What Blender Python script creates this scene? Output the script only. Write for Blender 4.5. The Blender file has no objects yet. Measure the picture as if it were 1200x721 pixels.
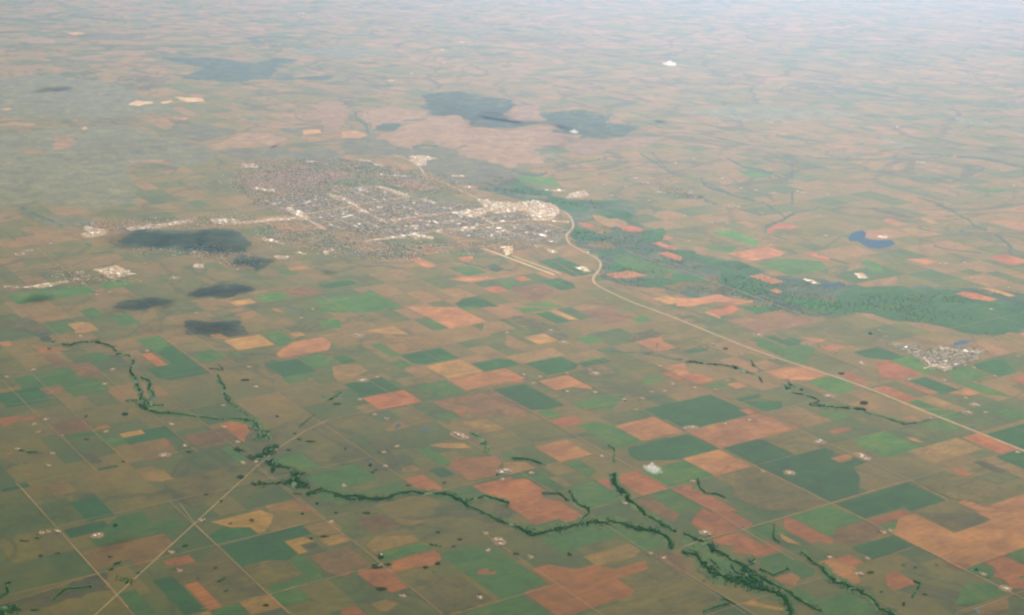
import bpy, math, random
import numpy as np
from mathutils import Matrix, Vector, noise

# ------------------------------------------------------------------ camera, sky, sun, exposure
scene = bpy.context.scene
CAM_H = 9040.0
PITCH, ROLL = 0.297028, 0.0290472
fwd = Vector((0, math.cos(PITCH), -math.sin(PITCH)))
rt0 = Vector((1, 0, 0)); up0 = rt0.cross(fwd)
rt = rt0 * math.cos(ROLL) + up0 * math.sin(ROLL)
up = -rt0 * math.sin(ROLL) + up0 * math.cos(ROLL)
cam_data = bpy.data.cameras.new('camera')
cam_data.sensor_width = 36.0
cam_data.lens = 1807.74 / 1200.0 * 36.0
cam_data.clip_start = 10.0
cam_data.clip_end = 900000.0
cam = bpy.data.objects.new('camera', cam_data)
scene.collection.objects.link(cam)
m = Matrix((rt, up, -fwd)).transposed().to_4x4()
m.translation = Vector((0, 0, CAM_H))
cam.matrix_world = m
scene.camera = cam

SUN_EL = math.radians(27.0)
SUN_AZ = math.radians(10.0)            # compass from +Y towards +X: the sun stands ahead of the viewer, to one side
SUN_DIR = Vector((math.sin(SUN_AZ) * math.cos(SUN_EL), math.cos(SUN_AZ) * math.cos(SUN_EL), math.sin(SUN_EL)))
world = bpy.data.worlds.new('World'); scene.world = world
world.use_nodes = True
wn = world.node_tree.nodes; wl = world.node_tree.links
sky = wn.new('ShaderNodeTexSky'); sky.sky_type = 'NISHITA'; sky.sun_disc = False
sky.sun_elevation = SUN_EL; sky.sun_rotation = SUN_AZ
sky.altitude = 300.0; sky.air_density = 1.0; sky.dust_density = 1.0
wn['Background'].inputs['Strength'].default_value = 0.06
wl.new(sky.outputs[0], wn['Background'].inputs['Color'])
sun_data = bpy.data.lights.new('sun', 'SUN')
sun_data.energy = 5.0; sun_data.angle = math.radians(0.53); sun_data.color = (1.0, 0.93, 0.81)
sun = bpy.data.objects.new('sun', sun_data); scene.collection.objects.link(sun)
sun.rotation_euler = SUN_DIR.to_track_quat('Z', 'Y').to_euler()
scene.view_settings.view_transform = 'Standard'
scene.view_settings.look = 'None'
scene.view_settings.exposure = 1.3
scene.view_settings.gamma = 1.0
scene.view_settings.use_curve_mapping = False
scene.cycles.volume_bounces = 3
scene.cycles.max_bounces = 6
scene.cycles.filter_width = 2.5        # the photograph's own softness
scene.cycles.transparent_max_bounces = 6
HAZE_DENSITY = 2.3e-6
HAZE_COLOR = (0.195, 0.43, 1.0)
ALB = (0.66, 0.53, 0.36)                 # reflectance of paving and yards next to the palette below
ALB_NEAR = (0.325, 0.300, 0.040)           # darker olive multiplier for the near ground
ALB_FAR = (0.78, 0.65, 0.44)             # paler tan multiplier for far ground, haze brightness put into the colour

# ------------------------------------------------------------------ survey of the place: ground coordinates in metres
FIELDS = [
    ('V',[(-1447,43004),(-107,42153),(814,39817),(1356,38994),(2143,39290),(3033,38630),(2981,36894),(3523,35855),(3784,34300),(4437,33996),(5300,33216),(5581,32547),(6686,32459),(7455,31676),(8436,31974),(9894,31928),(11905,31364),(11177,29227),(9152,28654),(8154,29328),(7137,30154),(6143,29474),(5192,29961),(4625,30938),(3857,30428),(3225,31238),(2331,31338),(1909,31952),(1934,33717),(1387,34800),(1389,37771),(797,38443),(-83,39300),(-1000,40193)]),
    ('K',[(4256,32405),(4938,31939),(4445,30920),(3607,31471)]),
    ('O',[(7463,30721),(8432,31387),(8839,30795),(7870,30129)]),
    ('G',[(9306,31101),(10320,30894),(10349,30116),(9187,30002)]),
    ('K',[(6078,31087),(7110,30879),(6758,29998),(6095,30169)]),
    ('O',[(8726,29395),(9445,29890),(9874,29266),(9155,28771)]),
    ('D',[(2378,33821),(2912,33044),(2439,31941),(2048,32511)]),
    ('O',[(3419,32505),(3919,31779),(3501,30976),(3126,31522)]),
    ('G',[(4979,32828),(5419,32188),(5234,31446),(4549,31766)]),
    ('K',[(8357,31639),(9516,31889),(9122,31083),(7993,30845)]),
    ('J',[(-101,41377),(822,40434),(1029,39246),(138,39729)]),
    ('O',[(1506,36715),(2047,37132),(2405,35972),(1768,35404)]),
    ('J',[(-15945,45420),(-14392,47075),(-12178,47725),(-10003,45658),(-9659,42902),(-10719,41809),(-9388,37715),(-10289,36679),(-11965,37385),(-12980,36612)]),
    ('J',[(-19584,56232),(-17456,57489),(-14869,56107),(-11422,51004),(-13252,48762),(-16967,48457)]),
    ('J',[(-11195,36210),(-10061,35828),(-9733,35358),(-10423,34943),(-11096,35193)]),
    ('J',[(-10100,65768),(-7138,68674),(-4667,65862),(-7329,63737)]),
    ('J',[(5761,53596),(9045,55602),(12102,53971),(9401,52172),(6773,52068)]),
    ('V',[(-8986,33761),(-8832,34969),(-8252,34874),(-7533,34960),(-6816,35292),(-6429,34928),(-5964,33955),(-6000,33051),(-6923,33021),(-8040,33264),(-8614,33273)]),  # dark sheets traced under the cloud shade outlines, deepening the shade by colour
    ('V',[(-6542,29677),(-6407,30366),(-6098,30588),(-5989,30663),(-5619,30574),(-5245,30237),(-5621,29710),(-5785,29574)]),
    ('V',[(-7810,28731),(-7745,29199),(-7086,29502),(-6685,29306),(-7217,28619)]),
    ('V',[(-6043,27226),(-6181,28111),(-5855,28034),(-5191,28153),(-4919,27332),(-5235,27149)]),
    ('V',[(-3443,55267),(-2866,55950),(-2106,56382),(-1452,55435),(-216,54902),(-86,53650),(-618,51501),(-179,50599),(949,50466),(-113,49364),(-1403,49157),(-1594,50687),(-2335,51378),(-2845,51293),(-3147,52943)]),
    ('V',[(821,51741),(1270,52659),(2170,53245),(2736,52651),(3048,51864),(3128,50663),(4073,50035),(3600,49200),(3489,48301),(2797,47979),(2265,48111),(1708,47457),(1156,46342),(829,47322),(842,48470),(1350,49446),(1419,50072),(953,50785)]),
    ('V',[(-14594,62717),(-12496,63159),(-10531,61838),(-10064,63671),(-9039,63380),(-9562,61318),(-9406,58195),(-7013,59533),(-7180,58196),(-9871,57893),(-10348,56964),(-12689,57562),(-12276,60301)]),  # cloud shade painted as a dark sheet alone, no cloud casts it
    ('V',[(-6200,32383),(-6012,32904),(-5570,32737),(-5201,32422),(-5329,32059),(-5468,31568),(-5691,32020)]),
    ('D',[(-6090,19687),(-5763,19912),(-5335,19289),(-5662,19064)]),
    ('G',[(-5295,19261),(-5005,19460),(-4765,19111),(-4531,19272),(-4346,19002),(-4740,18731),(-5336,18321),(-5484,18536)]),
    ('D',[(-4398,17417),(-4187,17562),(-4098,17432),(-3567,16659),(-3778,16515),(-4075,16948),(-4191,17116)]),
    ('R',[(-4395,17968),(-4105,18167),(-3969,17969),(-4187,17820),(-4322,17861)]),
    ('S',[(-2488,18740),(-2344,18839),(-2206,18933),(-2057,18716),(-2172,18637),(-2339,18523)]),
    ('G',[(-862,18397),(-520,18632),(-93,18595),(97,18318),(205,18161),(557,17650),(186,17395),(592,16804),(-516,16783),(3,17139),(-400,17725),(-672,18121)]),
    ('R',[(-488,20638),(-229,20817),(36,20999),(286,20953),(558,20556),(506,20304),(772,20167),(1113,19671),(826,19474),(736,19606),(419,19388),(88,19869),(-107,20154),(-226,20327),(-344,20428)]),
    ('B',[(4532,19525),(5006,19850),(5189,19583),(5065,19280),(4668,19008),(4431,19114)]),
    ('R',[(4384,18605),(4585,18744),(4736,18525),(4589,18424),(4451,18507)]),
    ('R',[(5074,19834),(5641,20224),(5731,20093),(5529,19954),(5164,19704)]),
    ('D',[(-5701,22414),(-5375,22638),(-5113,22256),(-5766,21807),(-5932,22048),(-5605,22273)]),
    ('G',[(-2996,20831),(-2254,21341),(-1842,20741),(-2312,20418),(-2122,20141),(-2682,20374),(-2861,20635)]),
    ('G',[(-2629,19994),(-2641,20379),(-2184,20113),(-2310,19842)]),
    ('D',[(3943,24498),(4615,24579),(4576,24250),(4307,24066),(4174,24162)]),
    ('D',[(-6412,26155),(-6201,26603),(-5189,25130),(-5782,24722),(-5994,24784),(-6325,25264),(-5968,25509)]),
    ('G',[(-6888,26844),(-6513,27102),(-6180,26618),(-6335,26208),(-6519,26307)]),
    ('D',[(-3208,26174),(-3054,26280),(-2941,26274),(-2741,25983),(-2969,25826)]),
    ('P',[(-1086,25161),(-471,25584),(-83,25851),(269,25338),(-733,24648)]),
    ('B',[(-1281,24037),(-316,24700),(293,23814),(288,23429),(-551,23410),(-741,23685),(-1060,23716)]),
    ('D',[(-294,24689),(76,24943),(250,25063),(615,24533),(937,24064),(614,23842),(299,23827)]),
    ('B',[(1338,29416),(2064,29915),(2483,29305),(2215,28826),(1895,28606)]),
    ('D',[(-4026,30761),(-3575,31072),(-3413,31183),(-3215,30896),(-3574,30649),(-3829,30474)]),
    ('G',[(-4014,29623),(-3427,30027),(-2760,30204),(-2177,29357),(-2828,28909),(-3484,28852)]),
    ('D',[(-5911,18790),(-5451,19107),(-5346,18954),(-5421,18769),(-5744,18547)]),
    ('B',[(-5482,18150),(-5279,18289),(-4889,18557),(-4569,18777),(-4354,18464),(-4620,17697),(-4836,18011),(-5035,17748),(-5151,17668)]),
    ('K',[(-6076,16714),(-5653,17035),(-5091,17570),(-4842,17160),(-5232,16912),(-5460,16679),(-5739,16518),(-6019,16537)]),
    ('G',[(-4734,17049),(-4558,17170),(-4432,16987),(-4157,16588),(-4383,16538)]),
    ('R',[(-3978,17329),(-3836,17427),(-3404,16797),(-3545,16700)]),
    ('S',[(-3709,16569),(-3547,16680),(-3480,16583)]),
    ('O',[(-4302,17726),(-3951,17967),(-3777,18420),(-2908,17155),(-3403,16815),(-3830,17436),(-3970,17340),(-4123,17466)]),
    ('D',[(-3955,18725),(-3808,19026),(-3456,19042),(-3302,18818),(-3789,18483)]),
    ('D',[(-3755,18459),(-3106,18905),(-2766,19139),(-2596,18891),(-2953,18646),(-2713,18296),(-2797,18080),(-3075,18078),(-3359,17882)]),
    ('G',[(-2692,18287),(-2564,18101),(-2328,17757),(-2233,17620),(-2856,17192),(-2960,17343),(-2645,17559),(-2628,17840),(-2783,18066)]),
    ('O',[(-3359,17870),(-3043,18088),(-2793,18048),(-2534,17671),(-2932,17397),(-3001,17350)]),
    ('S',[(-2926,18626),(-2699,18782),(-2530,18669),(-2713,18543),(-2578,18347),(-2685,18274)]),
    ('T',[(-2737,19106),(-2381,19351),(-2219,19116),(-2229,18965),(-2446,18815),(-2606,18915)]),
    ('G',[(-2869,17142),(-2558,17355),(-2357,17063),(-2668,16850)]),
    ('S',[(-3233,16916),(-2904,17142),(-2684,16823),(-3013,16597),(-3123,16757)]),
    ('G',[(-3405,16797),(-3253,16901),(-3069,16633),(-3470,16580)]),
    ('S',[(-4011,19172),(-3728,19367),(-3403,19590),(-3198,19458),(-3194,19181),(-3232,18915),(-3321,18854),(-3452,19045),(-3708,19010)]),
    ('K',[(-2693,18528),(-2517,18626),(-2327,18318),(-2505,18391)]),
    ('B',[(-2555,18213),(-2074,18543),(-2032,18482),(-1712,18017),(-1927,17869),(-1991,17648),(-2254,17775)]),
    ('G',[(-1699,18348),(-1155,18721),(-927,18561),(-1453,18200),(-1551,18133)]),
    ('R',[(-1441,18147),(-925,18502),(-861,18408),(-822,18249),(-922,18036),(-1157,17988),(-1312,17882),(-1440,17794),(-1182,17419),(-1388,17277),(-1675,17475),(-1878,17771),(-1847,17876),(-1450,17942)]),
    ('B',[(-2056,19360),(-1701,19604),(-1419,19194),(-1774,18950)]),
    ('T',[(-1611,19514),(-1276,19404),(-1072,19405),(-1292,19254),(-1453,19283)]),
    ('T',[(-1739,18875),(-1255,18934),(-1132,18755),(-1707,18360),(-1844,18560)]),
    ('R',[(-351,17944),(-216,18036),(-189,17906),(-108,17962),(-106,17866),(-343,17843)]),
    ('R',[(-9,18106),(67,18159),(-9,18106)]),
    ('O',[(-928,17589),(-582,17827),(-132,17173),(-516,16910),(-714,16774),(-1163,17428)]),
    ('R',[(-1972,16798),(-1794,16920),(-1637,16691),(-1948,16672)]),
    ('T',[(-1621,16981),(-1447,17101),(-1284,17006),(-1405,16780),(-1511,16821)]),
    ('Q',[(343,18030),(571,18187),(934,18067),(1154,18217),(1437,18109),(1855,18397),(1862,18130),(1437,17838),(1632,17553),(1590,17379),(1161,17084),(841,16864),(649,16807),(519,16996),(251,17387),(614,17636)]),
    ('T',[(1024,18442),(1664,18882),(1807,18674),(1705,18480),(1449,18304),(1225,18150),(1091,18344)]),
    ('G',[(274,19260),(679,19538),(735,19577),(902,19334),(593,19121),(441,19017)]),
    ('G',[(632,19140),(1052,19428),(1662,19419),(2043,19262),(2094,18817),(1838,18641),(1530,19089),(936,18681),(737,18544),(491,18901)]),
    ('O',[(1450,17832),(1882,18129),(2288,17994),(2789,17265),(2346,16961),(1059,16916),(1629,17308),(1635,17562)]),
    ('B',[(1953,18529),(2182,18687),(2360,18427),(2328,17983)]),
    ('R',[(2709,19961),(2924,19971),(3242,19509),(3125,19346),(2835,19146),(2555,19552)]),
    ('R',[(2984,19962),(3146,19984),(3425,19577),(3305,19495)]),
    ('R',[(2796,19065),(3190,19336),(3428,18988),(3613,19018),(3745,18826),(3357,18559),(3291,18655),(3023,18710),(3103,18889),(2887,18932)]),
    ('G',[(3337,18531),(3702,18782),(3850,18566),(4059,18261),(3992,18084),(3831,17973),(3684,18187),(3491,18055),(3368,18233)]),
    ('P',[(3459,17978),(3721,18159),(3814,18024),(3717,17790),(3556,17836)]),
    ('G',[(3279,19391),(3455,19513),(3663,19656),(3875,19348),(3537,19115),(3476,19105)]),
    ('R',[(3882,19806),(3981,19875),(4324,19376),(4275,19142),(4144,19052),(3981,19289),(3848,19483)]),
    ('S',[(3757,19339),(3999,18986),(3829,19044),(3753,19154)]),
    ('R',[(4339,19386),(4477,19186),(4411,19041),(4271,19120)]),
    ('P',[(4072,18436),(4367,18638),(4453,18512),(4581,18431),(4599,18308),(4582,17949),(4463,17868),(4370,18002)]),
    ('G',[(3697,17793),(3816,17621),(3963,17407),(4364,17682),(4446,17563),(4570,17383),(4582,17064),(3942,17038),(3661,17447)]),
    ('G',[(2399,19062),(2616,18975),(3064,18324),(3087,17849),(2924,17926),(2762,18162),(2544,18479),(2461,18600),(2363,18688)]),
    ('T',[(2564,17935),(2879,17797),(2953,17753),(2774,17629),(2632,17836)]),
    ('S',[(3175,17292),(3447,17178),(3489,17117),(3358,17122),(2944,17259),(3116,17377)]),
    ('G',[(3989,19890),(4662,20352),(5010,19845),(4538,19520),(4531,19311),(4407,19282),(4245,19518)]),
    ('D',[(4724,20381),(5955,21227),(6375,20616),(5773,20202),(5685,20330),(5056,19898)]),
    ('D',[(4663,18930),(5322,19382),(5539,19066),(4880,18614)]),
    ('G',[(5232,19610),(5456,19764),(5533,19653),(5309,19498)]),
    ('P',[(5531,19943),(5783,20117),(6034,19752),(6200,19510),(6743,19883),(6705,20238),(7520,20295),(7151,19172),(6806,18935),(6648,18826),(6368,18633),(6201,18519),(6018,18393),(5824,18676),(5735,18805),(5547,19079),(5324,19404)]),
    ('O',[(5840,20144),(6680,20208),(6837,19980),(6236,19567),(6025,19875)]),
    ('R',[(5788,18638),(5963,18384),(6161,18520),(6125,18572),(5906,18600)]),
    ('R',[(6348,18597),(6679,18824),(6935,18452),(6762,17882),(6500,17865),(6472,18142),(6351,18175),(6458,18437)]),
    ('G',[(6755,18901),(7150,19173),(6975,18581),(6836,18783)]),
    ('G',[(6676,18205),(6808,18295),(6890,18290),(6838,18125)]),
    ('G',[(6051,18412),(6305,18586),(6413,18429),(6335,18228),(6229,18154)]),
    ('R',[(4948,18176),(5097,18278),(5180,18157),(5308,17971),(4972,17739),(4897,17848)]),
    ('G',[(5947,17989),(6265,18009),(6427,17773),(5908,17416),(5623,17390)]),
    ('T',[(5890,17334),(6393,17680),(6289,17307),(6083,17166),(5857,17141)]),
    ('R',[(-8081,22699),(-7814,22883),(-7736,22770),(-7519,22919),(-7454,22825),(-7753,22619),(-7867,22344),(-7876,22400)]),
    ('G',[(-6825,22066),(-6271,22447),(-6182,22318),(-6513,22091),(-6736,21938)]),
    ('R',[(-6482,22302),(-6423,22526),(-6310,22604),(-6224,22479),(-6372,22377)]),
    ('B',[(-7211,22568),(-6737,22893),(-6530,22591),(-6516,22351),(-6887,22096)]),
    ('S',[(-6029,22235),(-5737,22436),(-5633,22284),(-5925,22083)]),
    ('G',[(-6245,22054),(-6040,22194),(-5802,21847),(-6006,21706)]),
    ('T',[(-5754,21818),(-5487,22002),(-5301,22129),(-5055,21771),(-5319,21590),(-5507,21460)]),
    ('B',[(-5442,21359),(-5196,21528),(-5094,21380),(-5341,21211)]),
    ('R',[(-5294,21914),(-5210,21973),(-5102,21815),(-5232,21824)]),
    ('K',[(-6407,21387),(-6192,21459),(-5995,21116),(-6139,21024)]),
    ('D',[(-6016,20876),(-5769,21046),(-5713,20965),(-5960,20795)]),
    ('K',[(-7519,21138),(-7364,21315),(-7065,21036),(-7365,20668)]),
    ('K',[(-7202,21410),(-6960,21456),(-6969,21344),(-7127,21305)]),
    ('R',[(-7522,21333),(-7419,21403),(-7382,21350),(-7485,21279)]),
    ('R',[(-7018,20557),(-6911,20629),(-6894,20546)]),
    ('D',[(-7203,20105),(-6878,20328),(-6764,20162),(-7089,19939)]),
    ('B',[(-6800,20035),(-6555,20204),(-6488,20105),(-6732,19937)]),
    ('T',[(-6587,20251),(-6337,20423),(-6084,20054),(-6333,19883),(-6488,20108)]),
    ('K',[(-6239,19914),(-6037,20051),(-5768,19947),(-6074,19683)]),
    ('T',[(-5454,20872),(-5254,21010),(-5023,20870),(-4748,20470),(-5181,20474),(-5332,20694)]),
    ('R',[(-4585,22798),(-4303,22992),(-4034,22600),(-4070,22284),(-4062,22036),(-4196,22231),(-4448,22597)]),
    ('B',[(-5061,22238),(-4496,22626),(-4255,22275),(-4386,21851),(-4797,21855)]),
    ('G',[(-4366,21774),(-4233,21865),(-3880,21352),(-4013,21261)]),
    ('O',[(-4958,20488),(-4095,21081),(-4148,20063),(-4250,19573),(-4567,19919)]),
    ('G',[(-3549,21392),(-3124,21684),(-2775,21176),(-3035,20997),(-3159,21178),(-3396,21168)]),
    ('S',[(-3366,19724),(-2972,19994),(-2782,19718),(-2699,19597),(-3250,19556)]),
    ('R',[(-2857,19704),(-2764,19768),(-2682,19647),(-2808,19633)]),
    ('G',[(-2167,20297),(-1586,20696),(-1419,20454),(-1581,20343),(-1830,20172),(-2101,20201)]),
    ('G',[(-905,20350),(-519,20615),(-327,20335),(-634,20312)]),
    ('K',[(-630,20213),(-309,20335),(-102,20152),(40,20065),(2,19869),(67,19778),(46,19542),(-109,19393),(-346,19469),(-447,19555),(-392,19699),(-522,20025)]),
    ('R',[(-1511,20812),(-1244,20996),(-1072,20746),(-892,20484),(-1000,20410),(-1214,20380),(-1378,20619)]),
    ('T',[(-1571,21247),(-1404,21362),(-1279,21181),(-1408,21093),(-1547,21070)]),
    ('G',[(-1400,21940),(-1222,22063),(-820,21478),(-967,21377),(-1015,21380)]),
    ('D',[(-1164,21184),(-968,21318),(-767,21026),(-963,20891)]),
    ('P',[(-887,21322),(-795,21671),(-193,21773),(-84,21614),(-177,21041),(-529,20800),(-797,21190)]),
    ('S',[(-1940,22755),(-1829,23031),(-1718,23107),(-1565,22884),(-1694,22796),(-1880,22668)]),
    ('K',[(-2162,22432),(-1725,22526),(-1570,22242),(-1722,21941),(-1890,21871)]),
    ('S',[(-1220,22131),(-1054,22244),(-679,22257),(-559,22082),(-987,22054)]),
    ('T',[(-761,23183),(-297,23252),(-69,22921),(-285,22773),(-563,22896)]),
    ('O',[(-1881,23495),(-1836,23428),(-1529,22982),(-1742,23291)]),
    ('G',[(-1230,23409),(-932,23614),(-776,23388),(-1075,23183)]),
    ('R',[(-955,23703),(-699,23738),(-734,23443),(-805,23484)]),
    ('G',[(-114,21896),(40,22002),(148,21846),(60,21643)]),
    ('R',[(650,23346),(1038,23613),(1246,23310),(979,23126),(858,23043)]),
    ('G',[(459,23729),(673,23876),(887,23565),(673,23418)]),
    ('P',[(408,22194),(904,22535),(1084,22274),(1286,21979),(1068,21829),(790,21638),(531,22016)]),
    ('P',[(1755,23227),(2375,23653),(2801,23034),(2181,22607),(1997,22874)]),
    ('G',[(2351,21597),(2700,21837),(3102,21252),(2876,21097),(2569,20886),(2401,20770),(1999,21354)]),
    ('R',[(1523,21100),(1926,21377),(2369,20733),(1966,20456)]),
    ('R',[(1316,20935),(1499,21061),(1571,20565)]),
    ('G',[(835,21591),(1058,21744),(1334,21342),(1208,21048),(1044,21286)]),
    ('G',[(941,20712),(1261,20932),(1618,20413),(1596,20250),(1272,20028),(1148,19986),(1007,20192)]),
    ('G',[(80,21018),(437,21264),(659,20941),(867,20638),(675,20506),(503,20756),(346,20984),(73,20925)]),
    ('S',[(-61,21549),(276,21582),(430,21359),(32,21086),(-62,21222)]),
    ('K',[(66,21736),(304,21698),(582,21498),(496,21437),(282,21586)]),
    ('G',[(1098,23162),(1370,23349),(1677,23235),(1941,22851),(2165,22525),(1737,22232),(1580,22461),(1327,22829)]),
    ('G',[(1998,20496),(2358,20744),(2770,20145),(2410,19897)]),
    ('B',[(1811,20276),(2048,20440),(2439,19871),(2308,19552),(2194,19718)]),
    ('R',[(2378,20741),(2571,20874),(3427,19630),(3233,19497)]),
    ('R',[(2581,19610),(2791,20099),(3236,19451),(3005,19293),(2786,19311)]),
    ('D',[(2229,23977),(2836,24394),(3438,24808),(3474,24756),(4048,23921),(2992,23194),(2734,23242)]),
    ('D',[(1856,22262),(2855,22949),(3284,22326),(2606,21860),(1999,21761),(1877,21938)]),
    ('P',[(1706,23172),(2379,23634),(2786,23043),(2112,22580)]),
    ('D',[(3831,24602),(4270,24904),(4294,24742),(3914,24481)]),
    ('R',[(2695,25839),(2900,25981),(3437,25778),(3597,25545),(3377,25394),(2953,25463)]),
    ('P',[(2667,21899),(3284,22323),(3718,21691),(3102,21267)]),
    ('R',[(3106,21305),(3347,21704),(3358,21622),(3142,21254)]),
    ('P',[(2869,23046),(3957,23794),(4211,23968),(4517,23523),(4819,23395),(4134,22924),(3670,22605),(3332,22373)]),
    ('R',[(3809,24103),(4102,24130),(4127,23966),(3975,23861)]),
    ('D',[(3356,22385),(3936,22784),(4034,22759),(4438,22170),(4957,22527),(5085,22342),(5000,22058),(5105,21905),(5337,22065),(5448,21904),(5245,21764),(5283,21411),(5153,20809),(4669,20476),(3939,21537)]),
    ('O',[(4013,22825),(4601,23230),(4748,23201),(4967,22883),(4957,22520),(4458,22177)]),
    ('O',[(3429,21456),(3766,21687),(3892,21504),(4654,20396),(4226,20101),(3572,20089),(3259,20545)]),
    ('P',[(4971,22084),(5264,22286),(5362,22144),(5068,21943)]),
    ('R',[(2578,20898),(2721,20846),(3181,20177),(3288,20020),(2952,20002),(2549,20589)]),
    ('R',[(5127,23233),(5341,23380),(5574,23407),(5520,23321),(5212,23109)]),
    ('T',[(4357,23936),(5046,24092),(5312,23705),(4771,23334),(4615,23561)]),
    ('G',[(5137,24082),(5654,24058),(5630,23920),(5343,23723),(5171,23973)]),
    ('G',[(5495,22902),(6075,23300),(6535,22630),(5855,22163),(5514,22658)]),
    ('D',[(5331,22181),(5480,21965),(5252,21808)]),
    ('R',[(7272,23119),(7593,23340),(8046,22680),(7725,22459)]),
    ('T',[(6249,22463),(6927,22929),(7199,23116),(7507,22667),(6731,22134),(6557,22014)]),
    ('D',[(7715,23300),(8197,23631),(8532,23861),(8234,22545),(8098,22744)]),
    ('D',[(7586,22344),(8005,22632),(8162,22404),(7954,21807),(7707,22168)]),
    ('K',[(7169,22101),(7396,22203),(7478,21955),(7641,21774),(7404,21702)]),
    ('S',[(7488,22243),(7585,22102),(7771,21831),(7727,21895)]),
    ('R',[(6803,21838),(6856,21875),(7027,21627),(6898,21538),(6780,21710)]),
    ('G',[(6735,23569),(7050,23786),(7171,23869),(7393,23547),(7205,23417),(6865,23509)]),
    ('T',[(6453,23901),(6806,24144),(6795,23836),(6593,23697)]),
    ('S',[(6348,23054),(6470,23068),(6619,22851),(6471,22875)]),
    ('R',[(5634,23349),(5805,23466),(5572,23305)]),
    ('P',[(6519,20545),(6685,20659),(6854,20413),(7653,20962),(7502,20293),(6718,20254)]),
    ('G',[(6902,24339),(7473,24405),(7525,24081),(7222,23873)]),
    ('G',[(8115,24331),(8348,24491),(8825,24516),(8701,24197),(8366,23967)]),
    ('O',[(6090,21234),(6653,21621),(7128,21437),(7441,20982),(6812,20550),(6469,20683),(6244,21011)]),
    ('G',[(-8374,28473),(-8184,28748),(-7919,28362),(-7820,28218),(-7989,27912)]),
    ('G',[(-7734,28183),(-7423,28397),(-7010,27796),(-7321,27582)]),
    ('K',[(-9653,27686),(-9226,28043),(-8690,27338),(-8514,27011),(-8922,27058),(-9514,27260)]),
    ('G',[(-8650,27327),(-8354,27531),(-8109,27173),(-8404,26970)]),
    ('S',[(-8367,27637),(-8157,27782),(-7964,27739),(-7678,27324),(-7999,27103)]),
    ('P',[(-9280,26448),(-9126,26554),(-8977,26337),(-9131,26231)]),
    ('P',[(-8619,26324),(-7872,26219),(-8069,26084),(-8331,25904)]),
    ('G',[(-7595,25884),(-7294,26091),(-7026,25701),(-7327,25494)]),
    ('B',[(-8292,25809),(-8100,25940),(-7693,25347),(-7885,25215),(-8143,25591)]),
    ('B',[(-7709,25317),(-7382,25542),(-7098,25128),(-6990,24723),(-7281,24694)]),
    ('G',[(-8437,24601),(-7952,24935),(-7828,25138),(-7676,25242),(-7345,24762),(-6997,24649),(-6653,24148),(-7172,23791),(-7326,24015),(-7558,24352),(-7789,24194),(-8018,23993)]),
    ('D',[(-8490,23801),(-7902,24205),(-7471,23577),(-7769,23372),(-7867,23343),(-8076,23199)]),
    ('B',[(-7794,24123),(-7534,24301),(-7348,24030),(-7607,23851)]),
    ('Q',[(-6593,26032),(-6439,26138),(-6005,25505),(-6159,25399)]),
    ('O',[(-6449,26155),(-6382,26202),(-5972,25605),(-6041,25561)]),
    ('K',[(-5894,28230),(-5579,28445),(-5464,28272),(-5707,28112)]),
    ('S',[(-5605,27228),(-5429,27349),(-5206,27025),(-5483,27050)]),
    ('S',[(-5291,26938),(-4859,27235),(-4703,27342),(-4325,26793),(-4913,26388)]),
    ('G',[(-5682,25975),(-5578,26282),(-5406,26399),(-5084,26217),(-5145,25804),(-5429,25608)]),
    ('D',[(-4337,25681),(-3814,26040),(-3371,25394),(-3893,25035)]),
    ('G',[(-3944,24995),(-3429,25349),(-3496,24909),(-3760,24727)]),
    ('G',[(-3800,26083),(-3447,26326),(-3091,25807),(-3443,25565)]),
    ('G',[(-4649,27351),(-4351,27555),(-3998,27041),(-4199,26695),(-4403,26993)]),
    ('P',[(-4227,26252),(-4024,26945),(-3520,27291),(-3314,26990),(-3314,26541),(-3830,26186),(-4069,26022)]),
    ('S',[(-4163,27436),(-3972,27567),(-3837,27372),(-4028,27241)]),
    ('G',[(-3916,29173),(-3467,29219),(-3451,28840),(-3735,28908)]),
    ('G',[(-3722,28205),(-3390,28433),(-3292,28291),(-3227,27858),(-3475,27845)]),
    ('P',[(-4752,28999),(-4613,28998),(-4446,28754),(-4624,28815)]),
    ('G',[(-5013,26251),(-4912,26260),(-4776,26060),(-4877,26051)]),
    ('P',[(-2083,29364),(-1096,29445),(-469,28533),(-1177,28046),(-1653,28739)]),
    ('G',[(-1605,28508),(-1517,28512),(-1207,28061),(-1382,27941),(-1583,28233)]),
    ('G',[(-1071,29462),(-558,29491),(-920,29243)]),
    ('D',[(-2522,29326),(-2118,29304),(-2382,29123)]),
    ('D',[(-2018,26385),(-1416,26798),(-1300,26878),(-915,26316),(-1492,25920),(-1724,25956)]),
    ('G',[(-2162,25975),(-1929,26135),(-1742,25863),(-1906,25602)]),
    ('D',[(-703,26029),(-220,26361),(10,26308),(181,26059),(-124,25849),(-433,25637)]),
    ('S',[(-1501,25832),(-907,26241),(-484,25625),(-1078,25217),(-1312,25558)]),
    ('G',[(-1587,24790),(-1115,25114),(-694,24501),(-1166,24177),(-1308,24383)]),
    ('D',[(-2840,24768),(-2229,25189),(-1975,24820),(-1824,24599),(-2435,24179)]),
    ('R',[(-2457,24131),(-1803,24581),(-1625,24322),(-1441,24054),(-2095,23604)]),
    ('G',[(-2599,26926),(-2414,27052),(-1947,26372),(-2132,26246)]),
    ('S',[(-2834,27686),(-2252,28085),(-1931,27619),(-2127,27611)]),
    ('T',[(-2453,27105),(-2040,26504),(-1461,26902),(-1035,27194),(-1839,27527)]),
    ('T',[(-3142,25678),(-2977,25793),(-2699,25825),(-2477,25502),(-2886,24860),(-3028,25066)]),
    ('T',[(-536,28464),(-248,28662),(96,28161),(-550,27718)]),
    ('G',[(-19,29551),(860,29554),(492,29300),(262,29142)]),
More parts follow.
